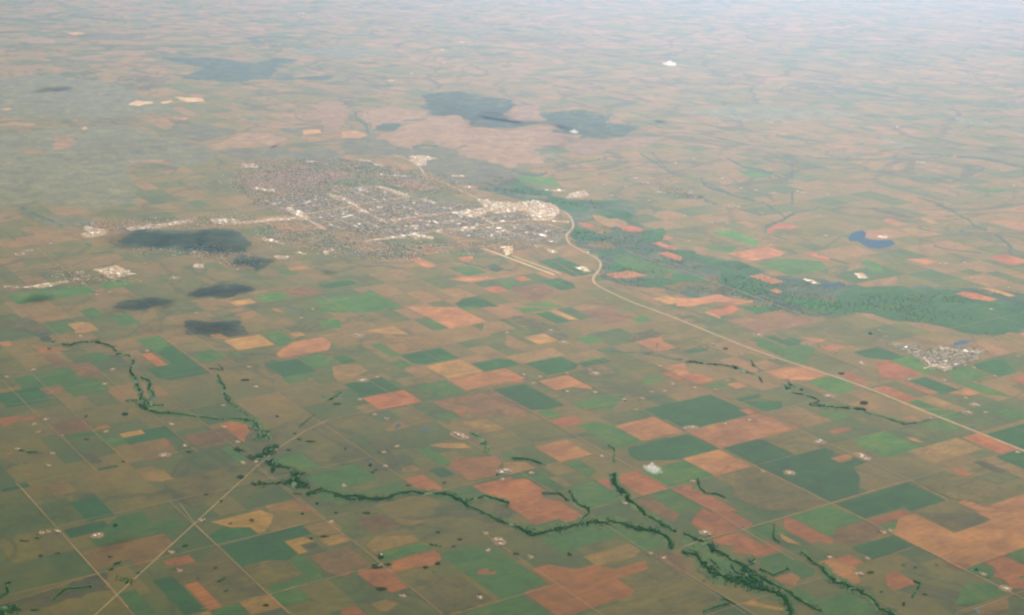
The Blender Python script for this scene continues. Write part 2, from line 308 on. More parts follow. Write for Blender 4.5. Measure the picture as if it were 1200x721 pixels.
    ('D',[(467,29147),(728,29327),(1135,28736),(873,28556)]),
    ('R',[(391,29103),(391,29103),(776,28542),(678,28685)]),
    ('S',[(749,29391),(885,29484),(1325,28843),(1128,28840)]),
    ('G',[(2315,29001),(2620,29211),(2791,28961),(2486,28751)]),
    ('G',[(2028,29602),(2427,29610),(2388,29461),(2130,29452)]),
    ('G',[(1213,27668),(1544,27895),(1756,27586),(1425,27359)]),
    ('K',[(2196,27757),(2410,28126),(2705,28421),(2896,28084),(2433,27693),(2290,27551)]),
    ('P',[(2324,27567),(2887,27953),(3186,27518),(3113,27294),(2705,27013),(2468,27358)]),
    ('S',[(236,27644),(619,27907),(894,27505),(512,27242)]),
    ('T',[(-80,27800),(220,27364),(397,27106),(77,26886),(-124,27179)]),
    ('T',[(-91,26472),(65,26580),(751,27052),(1021,26659),(282,26151),(127,26155)]),
    ('D',[(268,26144),(916,26589),(1007,26457),(1223,26143),(1123,25865),(673,25556)]),
    ('D',[(1203,26228),(1692,26564),(1815,26384),(1327,26048)]),
    ('P',[(493,25212),(1014,25570),(1409,24996),(1405,24869),(1075,24971),(792,24777)]),
    ('R',[(46,25486),(246,25195),(16,25037)]),
    ('G',[(1030,24154),(1548,24510),(1975,24636),(1696,23934),(1200,23907)]),
    ('G',[(2291,25469),(2579,25666),(2718,25464),(2332,25199)]),
    ('P',[(2387,26643),(2724,26152),(3141,26438),(3178,25777),(3045,25685),(2821,26011)]),
    ('K',[(5,28989),(835,28424),(1094,27827),(897,27465),(556,28039),(8,28618)]),
    ('R',[(3894,29658),(4080,29786),(4538,30101),(4597,29824),(4390,29548),(4104,29352)]),
    ('S',[(3915,29659),(4161,29301),(4115,29199),(3867,29561)]),
    ('D',[(4628,30043),(5622,30122),(5458,29810),(5135,29587),(4935,29595)]),
    ('G',[(4534,27944),(4734,28082),(5166,27454),(5544,27714),(5717,27463),(5297,26503),(5052,26859),(4660,27430)]),
    ('D',[(4803,28151),(5020,28185),(5179,27953),(5404,28107),(5552,27892),(5449,27686),(5228,27534)]),
    ('P',[(4483,27777),(4647,27769),(4623,27574)]),
    ('B',[(4256,29097),(4971,29588),(5461,29925),(5770,29474),(6136,29203),(5195,28556),(4810,28291),(4355,28953)]),
    ('P',[(5533,28129),(5883,28110),(5980,27968),(5751,27811)]),
    ('P',[(5817,27555),(6178,27803),(6325,27589),(5964,27341)]),
    ('P',[(4532,26056),(4967,26355),(5422,26403),(5705,25991),(5208,25649),(4768,25713)]),
    ('G',[(5206,25583),(5745,25954),(6039,25526),(5955,25180),(5634,24960)]),
    ('R',[(5871,26014),(6154,26208),(6107,25670)]),
    ('D',[(3173,27080),(3606,27378),(3664,27188),(3280,26925)]),
    ('R',[(3068,25688),(3348,25881),(3592,25525),(3312,25333)]),
    ('G',[(3371,25244),(3676,25454),(3786,25294),(3481,25084)]),
    ('P',[(3791,25332),(4011,25482),(4143,25291),(3923,25140)]),
    ('O',[(2825,28403),(3402,28800),(4008,27919),(3713,27529),(3179,27162),(2881,27596)]),
    ('D',[(6379,27320),(6928,27698),(7215,27280),(7330,27113),(7021,26901),(6583,27022)]),
    ('G',[(6975,26890),(7429,27202),(7906,26508),(7453,26196)]),
    ('R',[(6680,26728),(6937,26904),(7404,26225),(6888,25871),(6604,25897)]),
    ('R',[(6125,26009),(6274,25791),(6289,25435),(6194,25573),(6091,25723)]),
    ('R',[(6321,25338),(6579,25515),(7010,24888),(6752,24711),(6588,24950)]),
    ('R',[(6949,25789),(7366,25182),(7300,25046),(6994,25491),(6929,25586)]),
    ('D',[(7056,25796),(7406,26036),(7842,25401),(7492,25161),(7243,25523)]),
    ('G',[(7887,26404),(8311,26695),(8630,26231),(8366,26049),(7905,25733)]),
    ('D',[(8488,26826),(8923,27125),(9118,27133),(9174,26454),(8776,26180),(8445,26662)]),
    ('P',[(7605,25215),(8015,25497),(8177,25261),(7950,25104)]),
    ('G',[(7944,25651),(8220,25841),(8719,25116),(8248,25209)]),
    ('R',[(8918,26051),(9371,26362),(9195,25648)]),
    ('G',[(6775,24688),(6989,24836),(7194,24536),(7335,24428),(6978,24392)]),
    ('T',[(7060,24793),(7319,24971),(7524,24672),(7266,24494)]),
    ('R',[(9624,28614),(9828,28318),(9740,28446)]),
    ('R',[(9908,28751),(10160,28924),(10065,28522)]),
    ('T',[(8255,29479),(8507,29652),(8625,29479),(8373,29306)]),
    ('G',[(-10046,29329),(-9388,29781),(-9015,29237),(-9395,28976),(-9672,28785)]),
    ('G',[(-9355,29802),(-8715,30241),(-8352,29712),(-8712,29464),(-8991,29272)]),
    ('G',[(-8523,30392),(-8039,30725),(-7760,30319),(-8244,29986)]),
    ('G',[(-9197,31628),(-8821,31887),(-8355,32207),(-8495,32111)]),
    ('Y',[(-9974,29954),(-9293,30443),(-9223,30610),(-9093,30411),(-9540,29999),(-9790,29871)]),
    ('Y',[(-9955,34272),(-9889,34816),(-9519,34792),(-9493,34194),(-9663,33979)]),
    ('G',[(-9685,33537),(-9483,33551),(-9432,33171)]),
    ('G',[(-5224,29824),(-4746,30152),(-4433,29697),(-4911,29368)]),
    ('G',[(-4969,31610),(-4765,31750),(-4602,31512),(-4806,31372)]),
    ('S',[(-4896,31974),(-4537,32220),(-4367,31972),(-4725,31725)]),
    ('S',[(-5633,29365),(-5268,29616),(-5088,29354),(-5453,29103)]),
    ('B',[(-4641,30319),(-4182,30634),(-3856,30160),(-4315,29845)]),
    ('G',[(-2007,33240),(-1805,32947),(-1436,32410),(-883,32503),(-561,32035),(-981,31746),(-1481,32474)]),
    ('T',[(-1378,34659),(-1011,34911),(-709,34747),(-1204,34407)]),
    ('P',[(-2322,32953),(-2087,33114),(-1667,32503),(-1862,32284)]),
    ('R',[(-1239,33172),(-921,33391),(-889,33108),(-1097,32965)]),
    ('R',[(-632,30849),(-311,31070),(-85,30740),(-406,30520)]),
    ('P',[(-1380,31453),(-957,31744),(-324,31658),(-883,31273)]),
    ('D',[(-1156,29638),(-1007,30040),(-720,30237),(-253,29557),(-1039,29467)]),
    ('T',[(-1533,30592),(-1134,30866),(-724,30269),(-1123,29995)]),
    ('G',[(-3417,29516),(-2935,30478),(-2604,29997),(-2157,29346)]),
    ('G',[(-1258,33614),(-1063,33748),(-1053,33384),(-1212,33367)]),
    ('G',[(-258,31213),(2,31391),(-24,30873)]),
    ('D',[(499,33096),(1058,33480),(1516,32813),(1858,32316),(1299,31931),(1001,32365)]),
    ('D',[(553,31507),(997,31812),(1293,31382),(1334,31077),(1004,30850)]),
    ('R',[(-10,31726),(213,31879),(407,31596),(184,31443)]),
    ('G',[(185,29710),(727,30082),(1033,29636)]),
    ('B',[(-34,30915),(571,31331),(886,30873),(517,29844),(107,30440)]),
    ('D',[(1463,36451),(1699,36238),(2299,35365),(1793,35018),(1358,35194)]),
    ('R',[(1511,36891),(1787,36778),(2076,36241),(1802,36279)]),
    ('T',[(1929,37686),(2276,37502),(2692,37329),(2797,36755),(2291,36408),(2010,37098)]),
    ('R',[(2508,36577),(2862,36691),(3211,36235),(2885,35987),(2622,36165)]),
    ('D',[(1165,38680),(1826,38764),(1869,37984),(1258,37985)]),
    ('D',[(1944,38071),(2542,38458),(2920,38115),(2912,36914),(2714,37110),(2554,37387),(2336,37286),(2241,37498)]),
    ('D',[(3199,36253),(3629,36549),(3673,36010),(3432,35168),(3192,35158),(2958,35498)]),
    ('R',[(3218,35018),(3419,35156),(3806,34594),(3672,34359),(3374,34791)]),
    ('R',[(3289,34108),(3524,34269),(3813,33849),(3804,33496),(3661,33567)]),
    ('P',[(3592,35817),(3798,35516),(3507,35316)]),
    ('O',[(1611,34782),(2064,35094),(2459,34519),(2006,34207)]),
    ('D',[(1852,33959),(2440,34364),(2684,34009),(2310,33752),(1998,33746)]),
    ('G',[(2146,33427),(2726,33826),(3132,33235),(3603,32550),(3023,32151)]),
    ('P',[(2001,32174),(2518,32529),(2928,32214),(2595,31985),(2200,31884)]),
    ('D',[(2575,31730),(3059,32063),(3650,31914),(3543,31691),(2904,31252)]),
    ('S',[(2891,30467),(3234,30703),(3512,30300),(3168,30064)]),
    ('G',[(4740,36218),(5264,36578),(5671,35985),(5813,35443),(5636,34915),(5318,35376)]),
    ('G',[(4403,34845),(5281,34985),(5012,34438),(4682,34440)]),
    ('T',[(5491,37373),(5754,37479),(6061,37149),(5795,36755)]),
    ('R',[(6110,36298),(6210,36733),(6598,37434),(7088,36982),(6778,36801),(6387,36754),(6285,36318)]),
    ('O',[(6519,36486),(7003,36685),(6917,36184),(6625,36080)]),
    ('P',[(4911,34277),(5407,34618),(5949,34990),(6291,34492),(6118,34160),(5589,33796),(5353,33634)]),
    ('G',[(5466,33438),(6306,34015),(6992,33786),(7036,33200),(6519,32845),(6081,32544),(5796,32958)]),
    ('R',[(6704,34563),(6860,34670),(7021,34437),(6934,34228)]),
    ('R',[(6897,34217),(7075,34340),(7249,34087),(7129,33879)]),
    ('D',[(3457,34466),(4128,34466),(4161,33842),(5089,33575),(5467,33024),(5443,32576),(5097,32339),(5542,31691),(5764,31368),(5229,31000),(4746,30668),(4695,31279),(4370,31752),(4583,32829),(4188,33404)]),
    ('P',[(5131,32389),(5445,32604),(5863,31996),(5550,31781),(5398,32001)]),
    ('P',[(5402,31323),(5571,31440),(5685,31274),(5588,31052)]),
    ('D',[(3457,32480),(3956,32260),(4284,31782),(3824,31822),(3460,31838)]),
    ('P',[(3341,30549),(3801,30560),(4308,30909),(4522,30598),(5071,30503),(4613,30187),(4192,30351),(3611,29951),(3343,29945)]),
    ('R',[(4171,30071),(4440,30257),(4600,30024)]),
    ('K',[(6999,33306),(7429,33713),(7519,33362),(7153,32623),(6876,32479)]),
    ('D',[(5494,30840),(6358,30880),(6689,30398),(7010,30619),(6903,29856),(6164,29866),(5835,30344)]),
    ('R',[(9308,38062),(9540,38212),(9698,37959),(9395,37728)]),
    ('P',[(8988,34244),(9488,34297),(9682,34016),(9317,33765)]),
    ('R',[(10936,34539),(11486,34917),(11848,34392),(11863,34287),(11351,33934),(11117,34275)]),
    ('D',[(6627,30523),(6945,31387),(7502,31770),(8292,31984),(8464,31733),(9385,31817),(10118,30751),(10772,31201),(10309,29230),(9412,28613),(9057,28707),(8825,28718),(8602,29042),(8207,29315),(7578,29397),(7271,29842),(6579,29971)]),
    ('R',[(9386,31473),(9609,31627),(9874,31572),(10184,31120),(9997,30991),(9643,31099)]),
    ('T',[(10311,38260),(10517,38362),(10677,37853),(10436,37750)]),
    ('T',[(9433,37117),(9831,37310),(10514,36676),(9817,36384)]),
    ('K',[(9056,39357),(9514,39415),(9899,38827),(10237,38404),(9863,38358),(9389,38842)]),
    ('G',[(7861,33866),(8076,34014),(8280,33716),(8228,32968),(7931,33053)]),
    ('T',[(7593,32139),(8074,32470),(8425,32712),(8339,32222),(7794,31847)]),
    ('S',[(10057,32002),(10326,31949),(10663,31459),(10505,31350)]),
    ('J',[(-12727,45465),(-11250,45693),(-10570,46490),(-9960,43715),(-11225,43529),(-10952,42754),(-11804,42040),(-12372,42951)]),
    ('J',[(-15046,44227),(-15090,44877),(-13759,44640),(-13517,44242),(-14127,43937)]),
    ('J',[(-13190,40896),(-12283,41779),(-10935,42360),(-10239,39860),(-10157,38352),(-10938,37769),(-12018,38272)]),
    ('F',[(-16123,47532),(-15862,47824),(-15024,47711),(-15169,47316),(-16009,47181)]),
    ('S',[(-13476,47101),(-13445,47471),(-13234,47019),(-13328,46883)]),
    ('F',[(-13912,45736),(-13534,45910),(-12975,44980),(-12906,43697),(-13358,43840)]),
    ('F',[(-10905,42562),(-10541,42714),(-9920,42804),(-9894,42510),(-10758,42288)]),
    ('F',[(-14456,43676),(-13830,43769),(-13318,43427),(-13541,43085)]),
    ('S',[(-16930,50006),(-16749,50313),(-16574,50205),(-16651,49863)]),
    ('J',[(-10930,48125),(-9800,48308),(-8881,47713),(-8668,47024),(-9049,46032),(-9503,45510),(-10521,46265)]),
    ('J',[(-10327,45384),(-9252,45104),(-8722,44319),(-8609,43094),(-8924,42257),(-9535,41785)]),
    ('J',[(-8762,44526),(-7989,44642),(-7569,45139),(-6793,45037),(-6619,44419),(-5856,44961),(-5169,44847),(-4960,43018),(-5565,43332),(-6499,43603),(-7234,43091),(-7820,43208),(-8406,43736)]),
    ('J',[(-7527,48176),(-6878,48032),(-6605,47348),(-6934,47177),(-7244,47487)]),
    ('J',[(-9061,50251),(-8423,50358),(-8254,49326),(-8746,49245)]),
    ('F',[(-9088,45129),(-8756,46078),(-8517,47167),(-7916,47261),(-7021,46576),(-6940,45454),(-7271,44857),(-7759,45777),(-8762,44313)]),
    ('S',[(-6730,47933),(-6219,48138),(-6099,47548),(-6616,47108)]),
    ('S',[(-11025,49391),(-10652,49585),(-10652,48932)]),
    ('F',[(-6863,53181),(-6285,53735),(-5642,51937),(-5559,50298),(-5646,49624),(-5574,47995),(-6057,47918),(-6397,49894),(-7068,50048)]),
    ('F',[(-7338,40253),(-6988,40657),(-6955,41392),(-6603,41628),(-6236,42347),(-5859,42497),(-5601,42052),(-5146,42211),(-4461,41738),(-4574,40986),(-5024,40566),(-5235,39838),(-5813,39933),(-6045,39474),(-6463,39760),(-6962,39608)]),
    ('J',[(-5370,46600),(-4773,47160),(-4318,46995),(-3894,46141),(-3317,45340),(-2968,45833),(-2530,45677),(-1832,45343),(-1670,44514),(-825,44015),(-328,43883),(-33,42930),(410,42798),(683,41888),(211,41094),(-177,41221),(-854,40421),(-1643,41023),(-2241,42046),(-2669,42559),(-3336,44480),(-3994,44384),(-5122,44428)]),
    ('F',[(-5348,51425),(-4503,52709),(-3095,52088),(-2839,51020),(-2003,51434),(-1457,49402),(-164,48853),(840,49138),(2094,48350),(1513,46735),(811,46402),(546,45588),(873,44466),(658,43620),(248,43763),(-115,43016),(-361,43276),(-953,44202),(-1721,44717),(-1841,45560),(-2372,45922),(-2681,46783),(-3107,45371),(-3748,45938),(-3995,46812),(-4372,47104),(-3800,48773),(-3513,49843),(-4672,48384),(-4838,49626)]),
    ('S',[(-5516,47882),(-5090,48072),(-4623,47420),(-4824,46800),(-5396,46828)]),
    ('J',[(-5093,51748),(-4768,49379),(-4646,47656),(-4372,47104),(-4339,47227),(-4698,49134)]),
    ('F',[(-203,53452),(692,53904),(772,51622),(954,50839),(-180,50653)]),
    ('F',[(-166,49103),(568,49600),(1082,49940),(1394,49352),(291,48801)]),
    ('J',[(712,45074),(1018,45767),(1262,45155),(1161,44301),(834,44669)]),
    ('D',[(-99,41232),(288,40748),(668,40275),(1090,40504),(926,39798),(587,39586),(138,39864),(-89,40004)]),
    ('D',[(851,39788),(1403,39360),(2143,39290),(3078,39410),(2490,38848),(945,38652)]),
    ('G',[(-65,41785),(368,42125),(1038,41936),(1212,40872),(519,40779),(56,41253)]),
    ('F',[(1250,46695),(2337,47671),(3452,48440),(4804,48409),(3968,46878),(2885,46266),(1765,45016)]),
    ('J',[(15222,54613),(15687,53540),(16332,53365),(16258,52255),(15636,52290),(15272,53471)]),
    ('J',[(16297,51729),(17330,52428),(16902,51044)]),
    ('J',[(11255,47977),(11928,50010),(12329,49330),(12434,48038),(11896,47842)]),
    ('J',[(10661,48355),(10991,48642),(11029,48176),(10587,47992)]),
    ('J',[(10372,46934),(10644,46974),(10773,46550),(10257,46365)]),
    ('J',[(12259,42624),(13102,43206),(13146,42930),(12524,42567)]),
    ('G',[(12728,41868),(13797,42279),(13275,41584)]),
    ('F',[(11258,49044),(11996,49279),(12185,48706),(11447,48239)]),
    ('J',[(9719,46726),(10372,46934),(10303,46591)]),
    ('G',[(6345,43628),(7097,43733),(7310,42986),(6680,42521)]),
    ('F',[(-21808,66659),(-21152,68137),(-19826,67112),(-19962,66006),(-20644,65853)]),
    ('F',[(-19034,62852),(-18700,63505),(-18042,62872),(-18355,62299)]),
    ('F',[(-19758,58681),(-19161,59370),(-18453,59342),(-18359,58625),(-19199,58457)]),
    ('S',[(-20358,69629),(-20012,70105),(-19443,69611),(-19775,68915)]),
    ('J',[(-19498,67923),(-18453,69302),(-17643,69880),(-17730,67959),(-18868,67331)]),
    ('F',[(-15269,64979),(-15060,66052),(-14173,64883),(-14460,64158)]),
    ('J',[(-19816,76154),(-19445,77190),(-18661,78360),(-18532,76022)]),
    ('F',[(-15913,64305),(-15704,64550),(-15459,64074),(-15639,63904)]),
    ('F',[(14,78412),(445,78983),(981,78468),(336,77851)]),
    ('F',[(227,81331),(673,81446),(1001,80745)]),
    ('Y',[(-13145,51643),(-13071,52533),(-12411,52207),(-12720,51373)]),
    ('Y',[(-12201,52244),(-11945,52733),(-11729,52415),(-12074,52003)]),
    ('Y',[(-11946,53412),(-10969,53358),(-10767,52717),(-11359,52392)]),
]
ROADS = [
    ('I',[(-3571,44404),(-3131,43846),(-2719,42825),(-2444,41496),(-1946,40910),(-1422,39931),(-967,39087)]),
    ('I',[(795,38348),(1117,38107),(1322,37672),(1427,36880),(1410,36274),(1270,35672),(1239,35261),(1305,34712),(1525,34197),(1707,33841),(1866,33489),(1942,33064),(1881,32564),(1767,32072),(1716,31732),(1772,31345),(1985,30919),(2434,30163),(2784,29723),(3362,28951),(4073,27914),(4750,27017),(6037,25595),(6905,24359),(8122,22627),(8657,21832)]),
    ('I',[(-967,39087),(-518,38755),(-76,38523),(361,38578),(795,38348)]),
    ('H',[(-4950,16180),(-4868,16500),(-3725,21055),(-3485,21897),(-3189,22593),(-2888,23098)]),
    ('T',[(2569,34315),(3145,33412),(3723,32658),(4750,31204)]),
    ('T',[(4750,31204),(5493,30109),(6113,29216)]),
    ('d',[(-7018,20276),(-6849,20048),(-4844,17174),(-4528,16708)]),
    ('d',[(-8590,24514),(-7698,23206),(-6871,22054),(-5975,20755)]),
    ('d',[(-4562,19742),(-4181,19044),(-2573,16655)]),
    ('d',[(-7442,25272),(-7080,25081),(-6101,23651),(-5323,22533),(-4678,21602)]),
    ('d',[(-3671,21052),(-2820,19806),(-1913,18539),(-729,16766)]),
    ('d',[(572,20702),(1812,18759),(2298,18019),(2971,16989)]),
    ('s',[(2556,23535),(2915,22962),(3592,21923),(4831,20137),(5450,19262),(6405,17850),(6644,17498)]),
    ('s',[(-322,24709),(302,23820),(2543,20538),(2934,19977),(3488,19078),(3813,18533)]),
    ('s',[(2498,26430),(3169,25438),(4079,24168),(4835,23039),(6021,21315),(6390,20630)]),
    ('s',[(632,25454),(1557,26112),(2360,26657),(3189,27172),(4066,27861),(4969,28474),(6038,29181)]),
    ('s',[(2376,18822),(2838,19157),(3128,19335),(4200,20065),(5033,20654),(6021,21315)]),
    ('d',[(-3778,18442),(-3049,18960),(-2779,19166)]),
    ('d',[(-3655,16718),(-2886,17138),(-2573,17384)]),
    ('d',[(-6065,16679),(-5739,16962),(-5342,17371),(-5071,17598)]),
    ('d',[(5591,17168),(5905,17386),(6428,17745)]),
    ('d',[(-1273,24050),(-323,24721)]),
    ('s',[(-11098,33903),(-10496,32875),(-8928,30482),(-8343,29735)]),
    ('s',[(-9800,34853),(-9443,34253),(-7355,31232),(-7088,30675)]),
    ('s',[(-6556,27178),(-6215,26706),(-5127,25118)]),
    ('d',[(-9432,28530),(-7953,26398)]),
    ('s',[(-10315,29714),(-9721,30022),(-8826,30556),(-7301,31640)]),
    ('d',[(-6792,32745),(-5457,31502),(-4283,29607)]),
    ('d',[(733,33437),(1787,31282),(2354,30276)]),
    ('s',[(-54,35848),(735,33584),(1028,32892),(1619,31590)]),
    ('s',[(1277,32361),(2186,31982),(2577,30980),(2883,30329)]),
    ('d',[(3810,41797),(4527,40925),(5295,39596)]),
    ('d',[(-3022,30718),(-2123,29353),(-1659,28715)]),
    ('t',[(-5233,36798),(-4331,37517),(-4022,38022),(-3351,38488),(-2737,39055)]),
    ('t',[(-3483,34396),(-1739,35647),(-61,36700),(463,37027)]),
    ('t',[(-3073,36508),(-1496,37505),(-933,37943),(-76,38523)]),
    ('t',[(-4874,38975),(-4470,38732),(-4065,38016),(-3655,37146),(-3044,36166)]),
    ('t',[(-3733,40246),(-3224,39592),(-2737,39055)]),
    ('t',[(-6202,35955),(-5434,36307),(-5230,36772)]),
    ('t',[(-5705,37436),(-5230,36772),(-4891,36114),(-4444,35326)]),
    ('t',[(-914,37305),(-258,35823),(-50,35435)]),
    ('t',[(-1882,36392),(-1523,36697),(-1315,36722)]),
    ('t',[(-6573,35740),(-6028,36148),(-5548,36380)]),
    ('t',[(7490,26495),(7837,26762),(7952,26489)]),
    ('t',[(7659,27181),(7677,26748),(7952,26489)]),
    ('t',[(8095,27771),(8439,27549),(8836,27535)]),
    ('d',[(8437,26673),(8700,26184),(9036,25587)]),
    ('d',[(1576,26538),(2425,25462),(3006,25292)]),
    ('d',[(-10034,53525),(-9151,50236),(-8826,49180)]),
    ('d',[(5043,41420),(5967,41328),(7002,42009),(8606,43011)]),
    ('d',[(13978,43981),(14867,44459)]),
    ('R',[(-687,34045),(899,32013)]),
    ('X',[(-34,33498),(1031,32129)]),
    ('s',[(-2888,23098),(-2311,23490),(-1645,23899),(-1273,24050)]),
]
